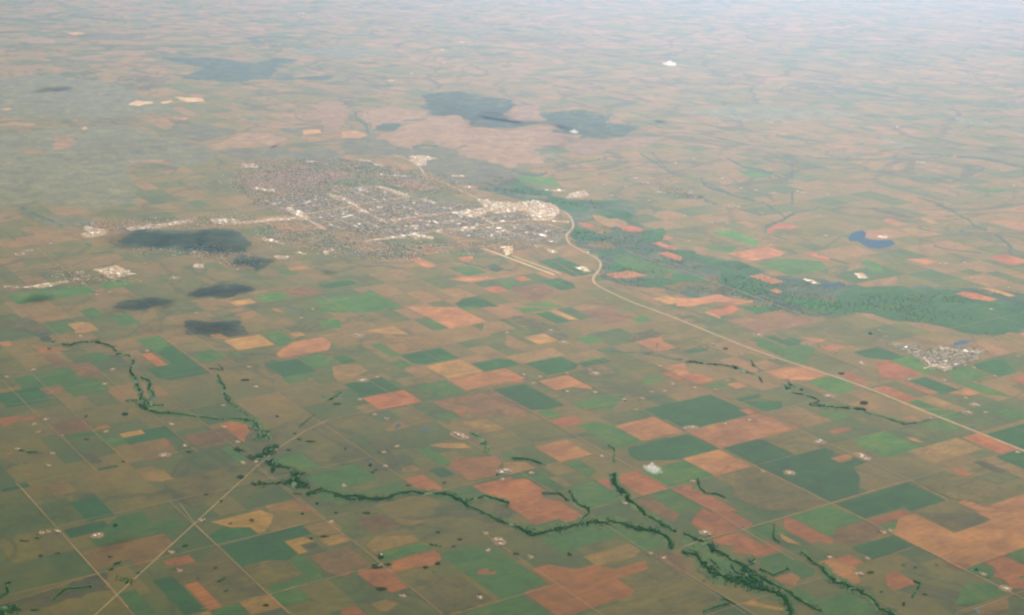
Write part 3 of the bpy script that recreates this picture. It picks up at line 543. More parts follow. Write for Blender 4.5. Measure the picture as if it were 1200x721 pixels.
TREES = [
    ('c',[(161,19214),(407,18989),(767,19216),(1240,19452),(1555,19440),(1806,19252),(2006,19234),(2150,19027),(2204,18721)],[(189,19366),(409,19149),(756,19375),(1241,19618),(1577,19605),(1832,19413),(2040,19391),(2208,19147),(2270,18804)]),
    ('c',[(1532,21215),(1568,20644),(1731,20188)],[(1608,21273),(1637,20746),(1791,20318)]),
    ('c',[(1742,20207),(1927,19781),(2329,19251)],[(1780,20299),(1960,19879),(2360,19349)]),
    ('c',[(2350,18590),(2504,18568),(2574,18258)],[(2372,18744),(2553,18702),(2638,18350)]),
    ('c',[(2562,18203),(2690,17958),(2884,17801),(3042,17774),(3146,17626),(3305,17555)],[(2651,18406),(2767,18176),(2941,18035),(3106,18003),(3216,17849),(3363,17784)]),
    ('c',[(3304,17583),(3470,17408),(3519,17262),(3489,16988)],[(3365,17755),(3540,17566),(3610,17342),(3576,17015)]),
    ('c',[(2400,19170),(2592,18961)],[(2429,19270),(2622,19058)]),
    ('c',[(2585,18936),(2722,18794),(2784,18694)],[(2629,19083),(2769,18936),(2836,18828)]),
    ('c',[(2793,18715),(2890,18572),(3067,18332),(3175,18177),(3303,17901),(3434,17789),(3578,17568),(3704,17347),(3920,17063)],[(2827,18806),(2923,18663),(3100,18421),(3211,18259),(3338,17985),(3467,17876),(3615,17648),(3739,17426),(3955,17142)]),
    ('p',[(3154,18339),(3189,18055),(3339,17825),(3292,17627),(3169,17658),(3068,17848)],None),
    ('p',[(3182,18550),(3291,18515),(3326,18433),(3213,18364)],None),
    ('c',[(2947,18312),(2962,18093),(3086,18014)],[(2982,18342),(2990,18152),(3105,18085)]),
    ('c',[(3941,18743),(4013,18490),(4118,18327)],[(3975,18800),(4045,18552),(4146,18394)]),
    ('c',[(4098,18306),(4189,17983),(4278,17842),(4413,17673)],[(4166,18415),(4253,18098),(4334,17970),(4468,17802)]),
    ('c',[(3719,19655),(3627,19181),(3703,19016)],[(3742,19651),(3652,19198),(3724,19061)]),
    ('c',[(2746,17344),(2826,17274),(2869,17204)],[(2759,17386),(2840,17315),(2885,17241)]),
    ('c',[(3313,18192),(3482,18038),(3702,18217)],[(3336,18261),(3493,18111),(3701,18285)]),
    ('c',[(2709,17371),(2799,17284),(2657,17203),(2444,17043)],[(2733,17431),(2826,17265),(2659,17141),(2448,16982)]),
    ('c',[(4423,17702),(4583,17548),(4611,17172),(4821,17048)],[(4466,17812),(4637,17639),(4662,17265),(4860,17156)]),
    ('g',[(4808,18219),(4788,18189),(4752,18175),(4722,18185),(4714,18213),(4734,18243),(4770,18257),(4801,18247)],None),
    ('g',[(4822,17693),(4809,17678),(4785,17670),(4764,17675),(4758,17689),(4770,17705),(4794,17712),(4816,17707)],None),
    ('g',[(5256,18457),(5246,18441),(5231,18434),(5219,18439),(5218,18455),(5227,18471),(5242,18479),(5254,18473)],None),
    ('g',[(5405,18411),(5395,18395),(5380,18387),(5368,18393),(5366,18408),(5376,18425),(5391,18432),(5403,18427)],None),
    ('g',[(5708,18495),(5700,18478),(5688,18471),(5680,18477),(5679,18493),(5688,18509),(5700,18517),(5708,18511)],None),
    ('g',[(5368,17659),(5355,17644),(5330,17636),(5309,17641),(5303,17655),(5316,17671),(5341,17678),(5362,17674)],None),
    ('g',[(5010,17371),(4995,17331),(4978,17313),(4969,17329),(4973,17369),(4988,17410),(5005,17427),(5014,17411)],None),
    ('g',[(6207,18390),(6192,18360),(6172,18346),(6158,18358),(6160,18387),(6175,18417),(6195,18430),(6209,18419)],None),
    ('c',[(5265,18004),(5338,17953),(5135,17561)],[(5284,18049),(5359,17950),(5148,17538)]),
    ('c',[(-5431,23134),(-5142,23063),(-4825,22962),(-4550,22952),(-4253,22945)],[(-5450,23247),(-5160,23174),(-4843,23073),(-4569,23064),(-4271,23056)]),
    ('c',[(-4250,22908),(-4050,22870),(-3927,22599)],[(-4275,23093),(-4050,23040),(-3894,22716)]),
    ('p',[(-4120,22702),(-4012,22864),(-3878,22599),(-3736,22549),(-3628,22141),(-3741,22162),(-3893,22150),(-3951,22234),(-3903,22476)],None),
    ('p',[(-3699,21904),(-3540,22003),(-3523,21746),(-3678,21372),(-3850,21386),(-3942,21546),(-3784,21502),(-3675,21622)],None),
    ('p',[(-4151,21812),(-4081,21846),(-3981,21711),(-4041,21622)],None),
    ('p',[(-3635,21375),(-3564,21463),(-3438,21199),(-3242,21159),(-3107,20955),(-2955,20914),(-3040,20776),(-3169,20951),(-3276,21103),(-3450,21144),(-3455,20903),(-3542,21191)],None),
    ('p',[(-3694,20471),(-3553,20609),(-3414,20516),(-3226,20633),(-3044,20802),(-2886,20555),(-2841,20380),(-3091,20413),(-3292,20525),(-3451,20488)],None),
    ('c',[(-2818,20117),(-2689,20321),(-2482,20237),(-2350,20125)],[(-2845,20195),(-2704,20410),(-2483,20324),(-2345,20207)]),
    ('p',[(-2832,20156),(-2768,20285),(-2684,20266),(-2725,20114)],None),
    ('g',[(-2895,20176),(-2913,20156),(-2961,20145),(-3012,20149),(-3035,20166),(-3017,20187),(-2969,20198),(-2918,20194)],None),
    ('g',[(-3978,19855),(-3977,19821),(-3989,19806),(-4005,19819),(-4017,19852),(-4018,19886),(-4007,19901),(-3990,19888)],None),
    ('g',[(-3463,20373),(-3467,20354),(-3484,20345),(-3503,20351),(-3513,20370),(-3509,20389),(-3493,20398),(-3473,20392)],None),
    ('g',[(-2971,22157),(-2991,22131),(-3048,22116),(-3107,22122),(-3134,22144),(-3113,22171),(-3057,22186),(-2998,22180)],None),
    ('g',[(-3311,22462),(-3316,22439),(-3334,22428),(-3355,22436),(-3366,22458),(-3361,22481),(-3343,22492),(-3322,22484)],None),
    ('g',[(-3201,22230),(-3207,22207),(-3229,22196),(-3253,22204),(-3266,22225),(-3260,22248),(-3238,22259),(-3213,22252)],None),
    ('g',[(-3688,23182),(-3696,23158),(-3722,23145),(-3752,23153),(-3767,23176),(-3759,23201),(-3733,23213),(-3703,23206)],None),
    ('g',[(-3291,21792),(-3301,21770),(-3330,21759),(-3361,21765),(-3377,21786),(-3368,21808),(-3339,21819),(-3307,21813)],None),
    ('g',[(-3819,20719),(-3828,20663),(-3867,20638),(-3914,20657),(-3942,20710),(-3934,20766),(-3894,20792),(-3847,20773)],None),
    ('c',[(-3291,22686),(-3210,23001),(-3123,23292)],[(-3310,22725),(-3229,23042),(-3142,23335)]),
    ('g',[(-4207,20058),(-4218,20039),(-4252,20029),(-4288,20034),(-4307,20051),(-4296,20071),(-4262,20081),(-4226,20076)],None),
    ('g',[(-4769,21603),(-4780,21581),(-4815,21570),(-4854,21576),(-4874,21595),(-4863,21618),(-4828,21629),(-4789,21623)],None),
    ('g',[(-2623,19866),(-2628,19840),(-2648,19828),(-2670,19837),(-2682,19862),(-2676,19888),(-2657,19900),(-2634,19890)],None),
    ('c',[(-2337,20083),(-2143,20121),(-1930,20014),(-1668,20082),(-1539,20240),(-1346,20301),(-1222,20261),(-938,20281)],[(-2353,20200),(-2150,20239),(-1938,20131),(-1687,20197),(-1559,20355),(-1354,20421),(-1227,20380),(-944,20400)]),
    ('c',[(-943,20252),(-741,20171),(-644,20042),(-539,19860)],[(-938,20429),(-725,20341),(-608,20189),(-499,19998)]),
    ('p',[(-449,22387),(-385,22481),(-243,22053),(-305,21906),(-375,22101)],None),
    ('c',[(-621,22700),(-413,22505)],[(-613,22768),(-405,22573)]),
    ('c',[(-560,20077),(-307,20241),(-107,20110),(36,20022)],[(-572,20162),(-309,20330),(-98,20195),(45,20107)]),
    ('g',[(-2011,21305),(-2016,21266),(-2037,21249),(-2061,21263),(-2074,21300),(-2068,21339),(-2047,21357),(-2024,21342)],None),
    ('g',[(-1920,21123),(-1924,21102),(-1938,21093),(-1953,21100),(-1961,21120),(-1957,21140),(-1943,21150),(-1928,21143)],None),
    ('g',[(-1952,21024),(-1960,21004),(-1981,20994),(-2004,21000),(-2015,21020),(-2008,21041),(-1986,21051),(-1964,21044)],None),
    ('g',[(-2459,21899),(-2462,21868),(-2475,21854),(-2492,21866),(-2502,21895),(-2499,21926),(-2485,21940),(-2468,21928)],None),
    ('g',[(-1386,20586),(-1395,20566),(-1420,20556),(-1446,20562),(-1458,20581),(-1449,20601),(-1424,20611),(-1398,20605)],None),
    ('g',[(-889,20725),(-894,20705),(-908,20696),(-923,20703),(-930,20722),(-925,20742),(-911,20751),(-896,20744)],None),
    ('g',[(-128,21095),(-134,21057),(-148,21040),(-163,21054),(-170,21091),(-165,21130),(-150,21146),(-135,21132)],None),
    ('g',[(-1879,19810),(-1881,19791),(-1891,19783),(-1902,19790),(-1908,19808),(-1906,19826),(-1896,19834),(-1885,19828)],None),
    ('c',[(66,21667),(301,21657),(577,21458)],[(67,21750),(307,21740),(587,21538)]),
    ('c',[(1520,21054),(1585,20631),(1739,20380)],[(1569,21115),(1626,20717),(1772,20484)]),
    ('c',[(1498,22387),(1640,22232),(1622,21968),(1587,21520)],[(1511,22453),(1662,22280),(1648,21967),(1612,21518)]),
    ('c',[(902,20558),(936,20255),(997,20045),(1176,19910)],[(938,20589),(970,20297),(1018,20122),(1191,19993)]),
    ('c',[(507,20413),(749,20432),(882,20198)],[(507,20474),(757,20490),(898,20247)]),
    ('c',[(2711,20800),(2826,20734),(2874,20583),(3040,20594),(3144,20454)],[(2723,20861),(2843,20790),(2887,20642),(3053,20654),(3161,20508)]),
    ('c',[(2794,21107),(2818,20746)],[(2827,21141),(2851,20778)]),
    ('g',[(-6091,23090),(-6094,23034),(-6128,23008),(-6173,23027),(-6203,23081),(-6200,23137),(-6166,23164),(-6121,23144)],None),
    ('g',[(-6702,22946),(-6705,22921),(-6726,22910),(-6752,22918),(-6768,22940),(-6765,22965),(-6744,22976),(-6718,22968)],None),
    ('g',[(-6885,22123),(-6883,22101),(-6892,22091),(-6906,22099),(-6917,22121),(-6919,22143),(-6910,22153),(-6896,22145)],None),
    ('g',[(-6419,21983),(-6426,21961),(-6453,21949),(-6486,21956),(-6504,21977),(-6498,22000),(-6470,22011),(-6437,22004)],None),
    ('g',[(-5669,21162),(-5673,21139),(-5692,21128),(-5717,21136),(-5731,21158),(-5728,21181),(-5708,21192),(-5684,21184)],None),
    ('c',[(-5870,23247),(-5651,23104),(-5432,23153)],[(-5879,23320),(-5665,23178),(-5449,23228)]),
    ('c',[(-7357,21486),(-7175,21387),(-7049,21397)],[(-7366,21534),(-7187,21436),(-7064,21446)]),
    ('g',[(-6252,18436),(-6265,18416),(-6308,18405),(-6356,18410),(-6381,18428),(-6368,18448),(-6325,18459),(-6277,18454)],None),
    ('g',[(-6136,18520),(-6141,18501),(-6165,18492),(-6193,18497),(-6210,18515),(-6204,18533),(-6181,18543),(-6152,18537)],None),
    ('g',[(-5948,18020),(-5949,17990),(-5968,17977),(-5994,17987),(-6012,18015),(-6011,18045),(-5992,18058),(-5966,18048)],None),
    ('g',[(-5732,18102),(-5742,18086),(-5776,18077),(-5813,18081),(-5832,18096),(-5822,18112),(-5788,18121),(-5751,18117)],None),
    ('g',[(-5230,18974),(-5227,18927),(-5242,18906),(-5267,18924),(-5287,18970),(-5291,19018),(-5276,19039),(-5251,19021)],None),
    ('g',[(-5048,18037),(-5055,18021),(-5079,18013),(-5106,18017),(-5121,18032),(-5114,18048),(-5090,18056),(-5063,18052)],None),
    ('c',[(-4983,17794),(-4895,17880)],[(-5001,17838),(-4913,17925)]),
    ('c',[(-5069,17569),(-4957,17695)],[(-5088,17612),(-4976,17739)]),
    ('p',[(-4876,17505),(-4768,17434),(-4635,17403),(-4714,17359),(-4794,17393)],None),
    ('g',[(-4587,17612),(-4588,17591),(-4602,17581),(-4620,17589),(-4631,17609),(-4630,17630),(-4616,17640),(-4598,17632)],None),
    ('c',[(-6109,16835),(-6052,17000),(-6158,17223),(-6104,17245)],[(-6137,16879),(-6082,17018),(-6188,17236),(-6128,17299)]),
    ('p',[(-6042,16607),(-5873,16726),(-5783,16551),(-5918,16437),(-5985,16433)],None),
    ('g',[(-5553,16583),(-5568,16569),(-5614,16560),(-5664,16563),(-5688,16575),(-5672,16590),(-5626,16598),(-5576,16595)],None),
    ('c',[(-5474,16806),(-5389,17105),(-5098,17198)],[(-5497,16839),(-5408,17146),(-5113,17242)]),
    ('g',[(-3430,19256),(-3435,19224),(-3456,19209),(-3483,19220),(-3498,19252),(-3494,19285),(-3472,19300),(-3446,19288)],None),
    ('g',[(-3713,19145),(-3719,19128),(-3738,19119),(-3759,19125),(-3771,19142),(-3766,19159),(-3747,19168),(-3725,19162)],None),
    ('g',[(-2351,18823),(-2366,18798),(-2409,18786),(-2454,18792),(-2475,18814),(-2459,18839),(-2417,18851),(-2372,18845)],None),
    ('g',[(-2561,18743),(-2569,18719),(-2594,18708),(-2622,18715),(-2637,18738),(-2629,18761),(-2603,18773),(-2575,18765)],None),
    ('g',[(-3830,17512),(-3832,17497),(-3844,17490),(-3858,17496),(-3866,17510),(-3863,17525),(-3852,17532),(-3838,17527)],None),
    ('g',[(-4164,18420),(-4171,18397),(-4195,18386),(-4223,18394),(-4239,18415),(-4233,18438),(-4208,18449),(-4180,18442)],None),
    ('g',[(-3651,17801),(-3656,17785),(-3674,17778),(-3694,17783),(-3705,17798),(-3700,17813),(-3682,17821),(-3662,17816)],None),
    ('c',[(-3574,17416),(-3507,17537)],[(-3587,17445),(-3520,17566)]),
    ('c',[(-3463,17119),(-3414,17236)],[(-3478,17145),(-3429,17262)]),
    ('g',[(-2845,16865),(-2853,16832),(-2881,16817),(-2914,16829),(-2931,16860),(-2924,16892),(-2895,16908),(-2863,16896)],None),
    ('g',[(-2773,19523),(-2779,19497),(-2802,19485),(-2828,19494),(-2841,19518),(-2835,19543),(-2812,19555),(-2786,19547)],None),
    ('g',[(-2334,19584),(-2339,19563),(-2356,19554),(-2374,19561),(-2384,19580),(-2379,19601),(-2362,19610),(-2344,19603)],None),
    ('g',[(-1867,19609),(-1883,19583),(-1927,19569),(-1974,19577),(-1995,19600),(-1979,19626),(-1934,19640),(-1888,19633)],None),
    ('g',[(-883,19054),(-892,19030),(-915,19019),(-940,19027),(-951,19050),(-942,19074),(-919,19086),(-895,19077)],None),
    ('g',[(-566,18854),(-576,18830),(-603,18818),(-630,18826),(-642,18848),(-632,18872),(-605,18884),(-578,18876)],None),
    ('g',[(-643,18631),(-651,18607),(-674,18596),(-698,18604),(-709,18626),(-700,18650),(-677,18661),(-653,18653)],None),
    ('g',[(-825,18135),(-836,18098),(-864,18081),(-894,18094),(-909,18129),(-898,18166),(-870,18183),(-840,18170)],None),
    ('g',[(-975,18002),(-985,17980),(-1010,17970),(-1037,17977),(-1049,17998),(-1039,18020),(-1014,18031),(-987,18023)],None),
    ('g',[(-1448,17381),(-1467,17346),(-1519,17329),(-1574,17339),(-1599,17372),(-1580,17407),(-1527,17424),(-1473,17413)],None),
    ('g',[(-1571,18283),(-1577,18209),(-1604,18177),(-1636,18206),(-1655,18278),(-1650,18353),(-1623,18385),(-1590,18356)],None),
    ('g',[(-1564,17985),(-1581,17934),(-1631,17910),(-1684,17927),(-1710,17976),(-1694,18027),(-1644,18051),(-1590,18034)],None),
    ('g',[(-1459,18053),(-1471,18031),(-1502,18020),(-1535,18026),(-1551,18047),(-1539,18070),(-1507,18081),(-1474,18074)],None),
    ('c',[(-998,18664),(-842,18609)],[(-997,18702),(-841,18647)]),
    ('g',[(887,18507),(877,18476),(853,18462),(830,18473),(821,18502),(831,18533),(855,18547),(878,18536)],None),
    ('g',[(198,18472),(183,18449),(146,18437),(109,18444),(94,18466),(109,18489),(146,18501),(183,18494)],None),
    ('c',[(-9062,27143),(-8757,26918),(-8359,26539)],[(-9092,27287),(-8782,27057),(-8379,26673)]),
    ('p',[(-8718,26992),(-8563,27177),(-8380,26646),(-8520,26592)],None),
    ('c',[(-8356,26537),(-8156,26390),(-7950,26326),(-7830,26541),(-7507,26571),(-7298,26434),(-7062,26100)],[(-8382,26675),(-8186,26530),(-7995,26467),(-7875,26684),(-7540,26716),(-7311,26564),(-7064,26215)]),
    ('c',[(-7004,25910),(-6796,25857),(-6646,25630),(-6585,25128),(-6467,24865)],[(-7043,26095),(-6816,26030),(-6596,25668),(-6526,25125),(-6443,24964)]),
    ('c',[(-6292,24782),(-6139,24608),(-6067,24286),(-5884,23811)],[(-6297,24931),(-6112,24701),(-6022,24331),(-5848,23877)]),
    ('c',[(-6475,24885),(-6324,24463),(-6156,24063),(-6058,23745)],[(-6434,24944),(-6287,24531),(-6117,24123),(-6011,23781)]),
    ('p',[(-6073,23827),(-5912,23840),(-5776,23356),(-5912,23345)],None),
    ('c',[(-5800,23458),(-5618,23473)],[(-5827,23574),(-5645,23589)]),
    ('g',[(-8236,26199),(-8238,26162),(-8264,26144),(-8300,26156),(-8323,26191),(-8321,26228),(-8295,26246),(-8259,26234)],None),
    ('g',[(-7493,26675),(-7492,26637),(-7511,26619),(-7537,26633),(-7556,26669),(-7557,26707),(-7539,26724),(-7512,26711)],None),
    ('c',[(-6260,23638),(-6085,23685)],[(-6281,23716),(-6106,23764)]),
    ('c',[(-6071,23487),(-5845,23310)],[(-6087,23634),(-5859,23455)]),
    ('c',[(-5024,24788),(-4822,24465),(-4817,24186),(-4626,23927),(-4643,23767)],[(-5018,24855),(-4802,24501),(-4798,24224),(-4609,23969),(-4612,23725)]),
    ('g',[(-4454,24852),(-4471,24812),(-4523,24792),(-4581,24803),(-4610,24838),(-4594,24878),(-4542,24899),(-4484,24888)],None),
    ('c',[(-3110,24103),(-2945,23980),(-2816,24339)],[(-3111,24180),(-2961,24058),(-2840,24404)]),
    ('g',[(-2766,23823),(-2783,23791),(-2830,23775),(-2881,23783),(-2905,23812),(-2888,23844),(-2840,23860),(-2790,23852)],None),
    ('c',[(-5247,25346),(-4982,25299),(-5146,25659)],[(-5261,25434),(-5010,25377),(-5155,25594)]),
    ('c',[(-5933,23301),(-5660,23129),(-5425,23115)],[(-5952,23449),(-5685,23279),(-5456,23266)]),
    ('c',[(2445,26785),(2725,26731),(2943,26550),(3124,26526)],[(2460,26932),(2746,26876),(2965,26694),(3142,26670)]),
    ('c',[(1594,26977),(2112,26861),(2640,26908)],[(1602,27076),(2120,26959),(2647,27007)]),
    ('c',[(2732,27549),(2684,26961)],[(2756,27551),(2708,26963)]),
    ('c',[(3118,26486),(3440,26358)],[(3139,26630),(3462,26500)]),
    ('c',[(3441,26341),(3695,26325),(3970,26271)],[(3453,26436),(3709,26420),(3985,26366)]),
    ('c',[(3956,26229),(4218,25907)],[(4000,26408),(4264,26083)]),
    ('c',[(4229,25952),(4413,25671),(4404,25471)],[(4253,26038),(4442,25747),(4437,25502)]),
    ('p',[(4787,25445),(4894,25490),(4866,25090),(4742,25008)],None),
    ('c',[(4834,24985),(5143,24801),(5251,24604)],[(4849,25049),(5160,24862),(5271,24661)]),
    ('c',[(4375,26688),(4383,26360),(4495,26055)],[(4409,26734),(4415,26429),(4524,26134)]),
    ('g',[(4051,27313),(4032,27267),(3997,27245),(3966,27261),(3957,27304),(3977,27350),(4012,27372),(4043,27356)],None),
    ('g',[(5985,26090),(5958,26047),(5909,26026),(5866,26039),(5855,26078),(5882,26121),(5931,26142),(5974,26129)],None),
    ('g',[(5090,25180),(5074,25152),(5046,25138),(5021,25147),(5015,25174),(5031,25203),(5059,25217),(5084,25207)],None),
    ('c',[(5085,24440),(5244,24522)],[(5094,24522),(5254,24604)]),
    ('c',[(5072,24402),(5409,24278),(5764,24256),(5971,24223)],[(5101,24526),(5437,24401),(5791,24379),(6000,24345)]),
    ('g',[(6088,24598),(6050,24522),(5992,24487),(5947,24513),(5940,24585),(5977,24661),(6036,24696),(6082,24670)],None),
    ('c',[(5846,24143),(6189,23925),(6470,23608),(6949,23839)],[(5864,24203),(6208,23983),(6485,23666),(6960,23897)]),
    ('c',[(6303,23819),(6496,23594)],[(6336,23913),(6530,23686)]),
    ('g',[(6997,28491),(6975,28442),(6941,28419),(6915,28436),(6913,28483),(6936,28533),(6970,28556),(6996,28538)],None),
    ('c',[(-12038,36539),(-11486,35869),(-10753,35109),(-10551,34863)],[(-12100,36855),(-11547,36181),(-10809,35411),(-10598,35152)]),
    ('c',[(-11465,33901),(-11222,33543)],[(-11481,34025),(-11237,33664)]),
    ('c',[(-9251,32579),(-8811,32809)],[(-9292,32718),(-8851,32950)]),
    ('p',[(-2348,34114),(-2050,34020),(-2070,33828),(-2271,33932)],None),
    ('c',[(-2638,33971),(-2292,33634),(-1944,33183)],[(-2639,34191),(-2288,33848),(-1935,33388)]),
    ('c',[(-1289,32865),(-777,32510),(-487,32194),(-23,32244)],[(-1287,33006),(-771,32647),(-486,32331),(-24,32381)]),
    ('p',[(-619,32595),(-404,32795),(-211,32407),(-360,32105)],None),
    ('c',[(-3260,32198),(-2808,32305),(-2332,32127)],[(-3271,32301),(-2816,32408),(-2336,32229)]),
    ('c',[(6111,36265),(6222,36884),(6699,37508),(7224,38491)],[(6038,36322),(6213,37161),(6714,37833),(7233,38814)]),
    ('c',[(6531,39240),(6719,38318),(6791,37872)],[(6605,39493),(6794,38557),(6867,38100)]),
    ('c',[(6233,36025),(6503,35580)],[(6272,36187),(6542,35738)]),
    ('c',[(6258,34893),(6509,34409)],[(6296,35042),(6548,34555)]),
    ('c',[(7211,38533),(7616,38742),(8010,39273)],[(7246,38771),(7645,38977),(8033,39503)]),
    ('c',[(7296,35018),(8083,36460)],[(7298,35149),(8088,36601)]),
    ('c',[(7185,33982),(7582,33539)],[(7223,34130),(7621,33683)]),
    ('c',[(11090,39799),(11344,39353),(11377,38655),(11527,38144),(11469,37538),(11674,37117)],[(11185,40094),(11445,39628),(11479,38910),(11629,38382),(11568,37779),(11768,37374)]),
    ('c',[(11761,36721),(11795,35900)],[(11861,36936),(11894,36106)]),
    ('c',[(11742,35769),(11755,35523),(11638,35246)],[(11906,36098),(11896,35675),(11698,35130)]),
    ('c',[(9925,35457),(10305,35106),(10921,34917)],[(9962,35577),(10341,35226),(10957,35036)]),
    ('c',[(10772,33300),(10852,32505)],[(10830,33422),(10908,32621)]),
    ('c',[(11561,34843),(11823,34619)],[(11615,34999),(11879,34774)]),
    ('c',[(6247,45290),(6497,44290),(6611,43902)],[(6328,45636),(6577,44624),(6690,44236)]),
    ('c',[(6610,43826),(7052,43497),(7306,43053)],[(6692,44312),(7143,43972),(7406,43510)]),
    ('c',[(7314,43071),(7603,42356)],[(7367,43293),(7655,42571)]),
    ('c',[(7879,45130),(7968,44773),(8042,44338)],[(7954,45421),(8045,45053),(8120,44607)]),
    ('c',[(8041,44369),(7753,42671)],[(8103,44370),(7813,42672)]),
    ('c',[(7472,40998),(7217,39448)],[(7543,41008),(7285,39457)]),
    ('c',[(5160,42438),(5139,41466),(5292,41008)],[(5241,42575),(5217,41698),(5357,41301)]),
    ('c',[(5288,40946),(5519,40629),(5934,40001),(6260,39627)],[(5361,41364),(5595,41040),(6012,40402),(6337,40023)]),
    ('c',[(4426,39883),(4876,39944),(4964,39471),(5260,39094)],[(4466,40294),(4936,40352),(5041,39846),(5330,39478)]),
    ('c',[(7428,53157),(7504,52605)],[(7499,53456),(7574,52898)]),
    ('c',[(13441,46460),(13965,46320),(14464,45968),(15026,45011)],[(13596,47008),(14128,46864),(14639,46497),(15206,45516)]),
    ('c',[(12100,46833),(12950,46737),(13343,46576)],[(12169,47110),(13024,47013),(13421,46849)]),
    ('c',[(10850,40650),(11115,40178),(11340,39876)],[(10913,40854),(11178,40380),(11403,40076)]),
    ('c',[(-5490,51335),(-5275,49869),(-4857,48918),(-4693,47601)],[(-5393,51483),(-5236,50298),(-4810,49308),(-4598,47711)]),
    ('p',[(-4540,48906),(-4314,49453),(-3870,49654),(-3749,49288),(-3850,48268),(-4383,48184)],None),
    ('c',[(-3097,45405),(-2882,45868),(-2365,45725)],[(-3147,45773),(-2912,46267),(-2380,46122)]),
    ('c',[(-1827,45440),(-1513,46150)],[(-1855,45681),(-1540,46399)]),
    ('c',[(-3749,49909),(-2983,50298)],[(-3776,50220),(-3006,50614)]),
    ('c',[(-122,42559),(124,42206),(686,42000),(904,42520)],[(-102,42891),(135,42545),(685,42338),(876,42825)]),
    ('c',[(1191,43576),(1946,44088),(2465,44574)],[(1191,43816),(1948,44331),(2468,44821)]),
    ('c',[(4049,45909),(4332,43261),(4486,42689)],[(4101,46095),(4381,43439),(4530,42892)]),
    ('c',[(3690,45617),(4445,42685)],[(3733,45844),(4489,42885)]),
    ('c',[(5149,41932),(5658,40793),(6103,39831)],[(5189,42142),(5700,40993),(6146,40022)]),
    ('c',[(-551,19927),(-339,19683),(-98,19475),(162,19247)],[(-537,20005),(-327,19761),(-86,19554),(175,19323)]),
    ('c',[(-2442,20111),(-2186,20010),(-1900,20060)],[(-2445,20198),(-2193,20098),(-1910,20147)]),
    ('c',[(-6117,23659),(-5956,23350),(-5850,23272)],[(-6104,23720),(-5952,23425),(-5860,23363)]),
    ('c',[(1078,19599),(1175,19853),(1109,20103)],[(1057,19644),(1145,19855),(1083,20058)]),
    ('c',[(-4624,23782),(-4430,23482),(-4200,23115)],[(-4618,23845),(-4423,23543),(-4193,23174)]),
    ('c',[(-5046,25015),(-4852,24521),(-4661,23801)],[(-5030,25061),(-4830,24552),(-4637,23821)]),
]
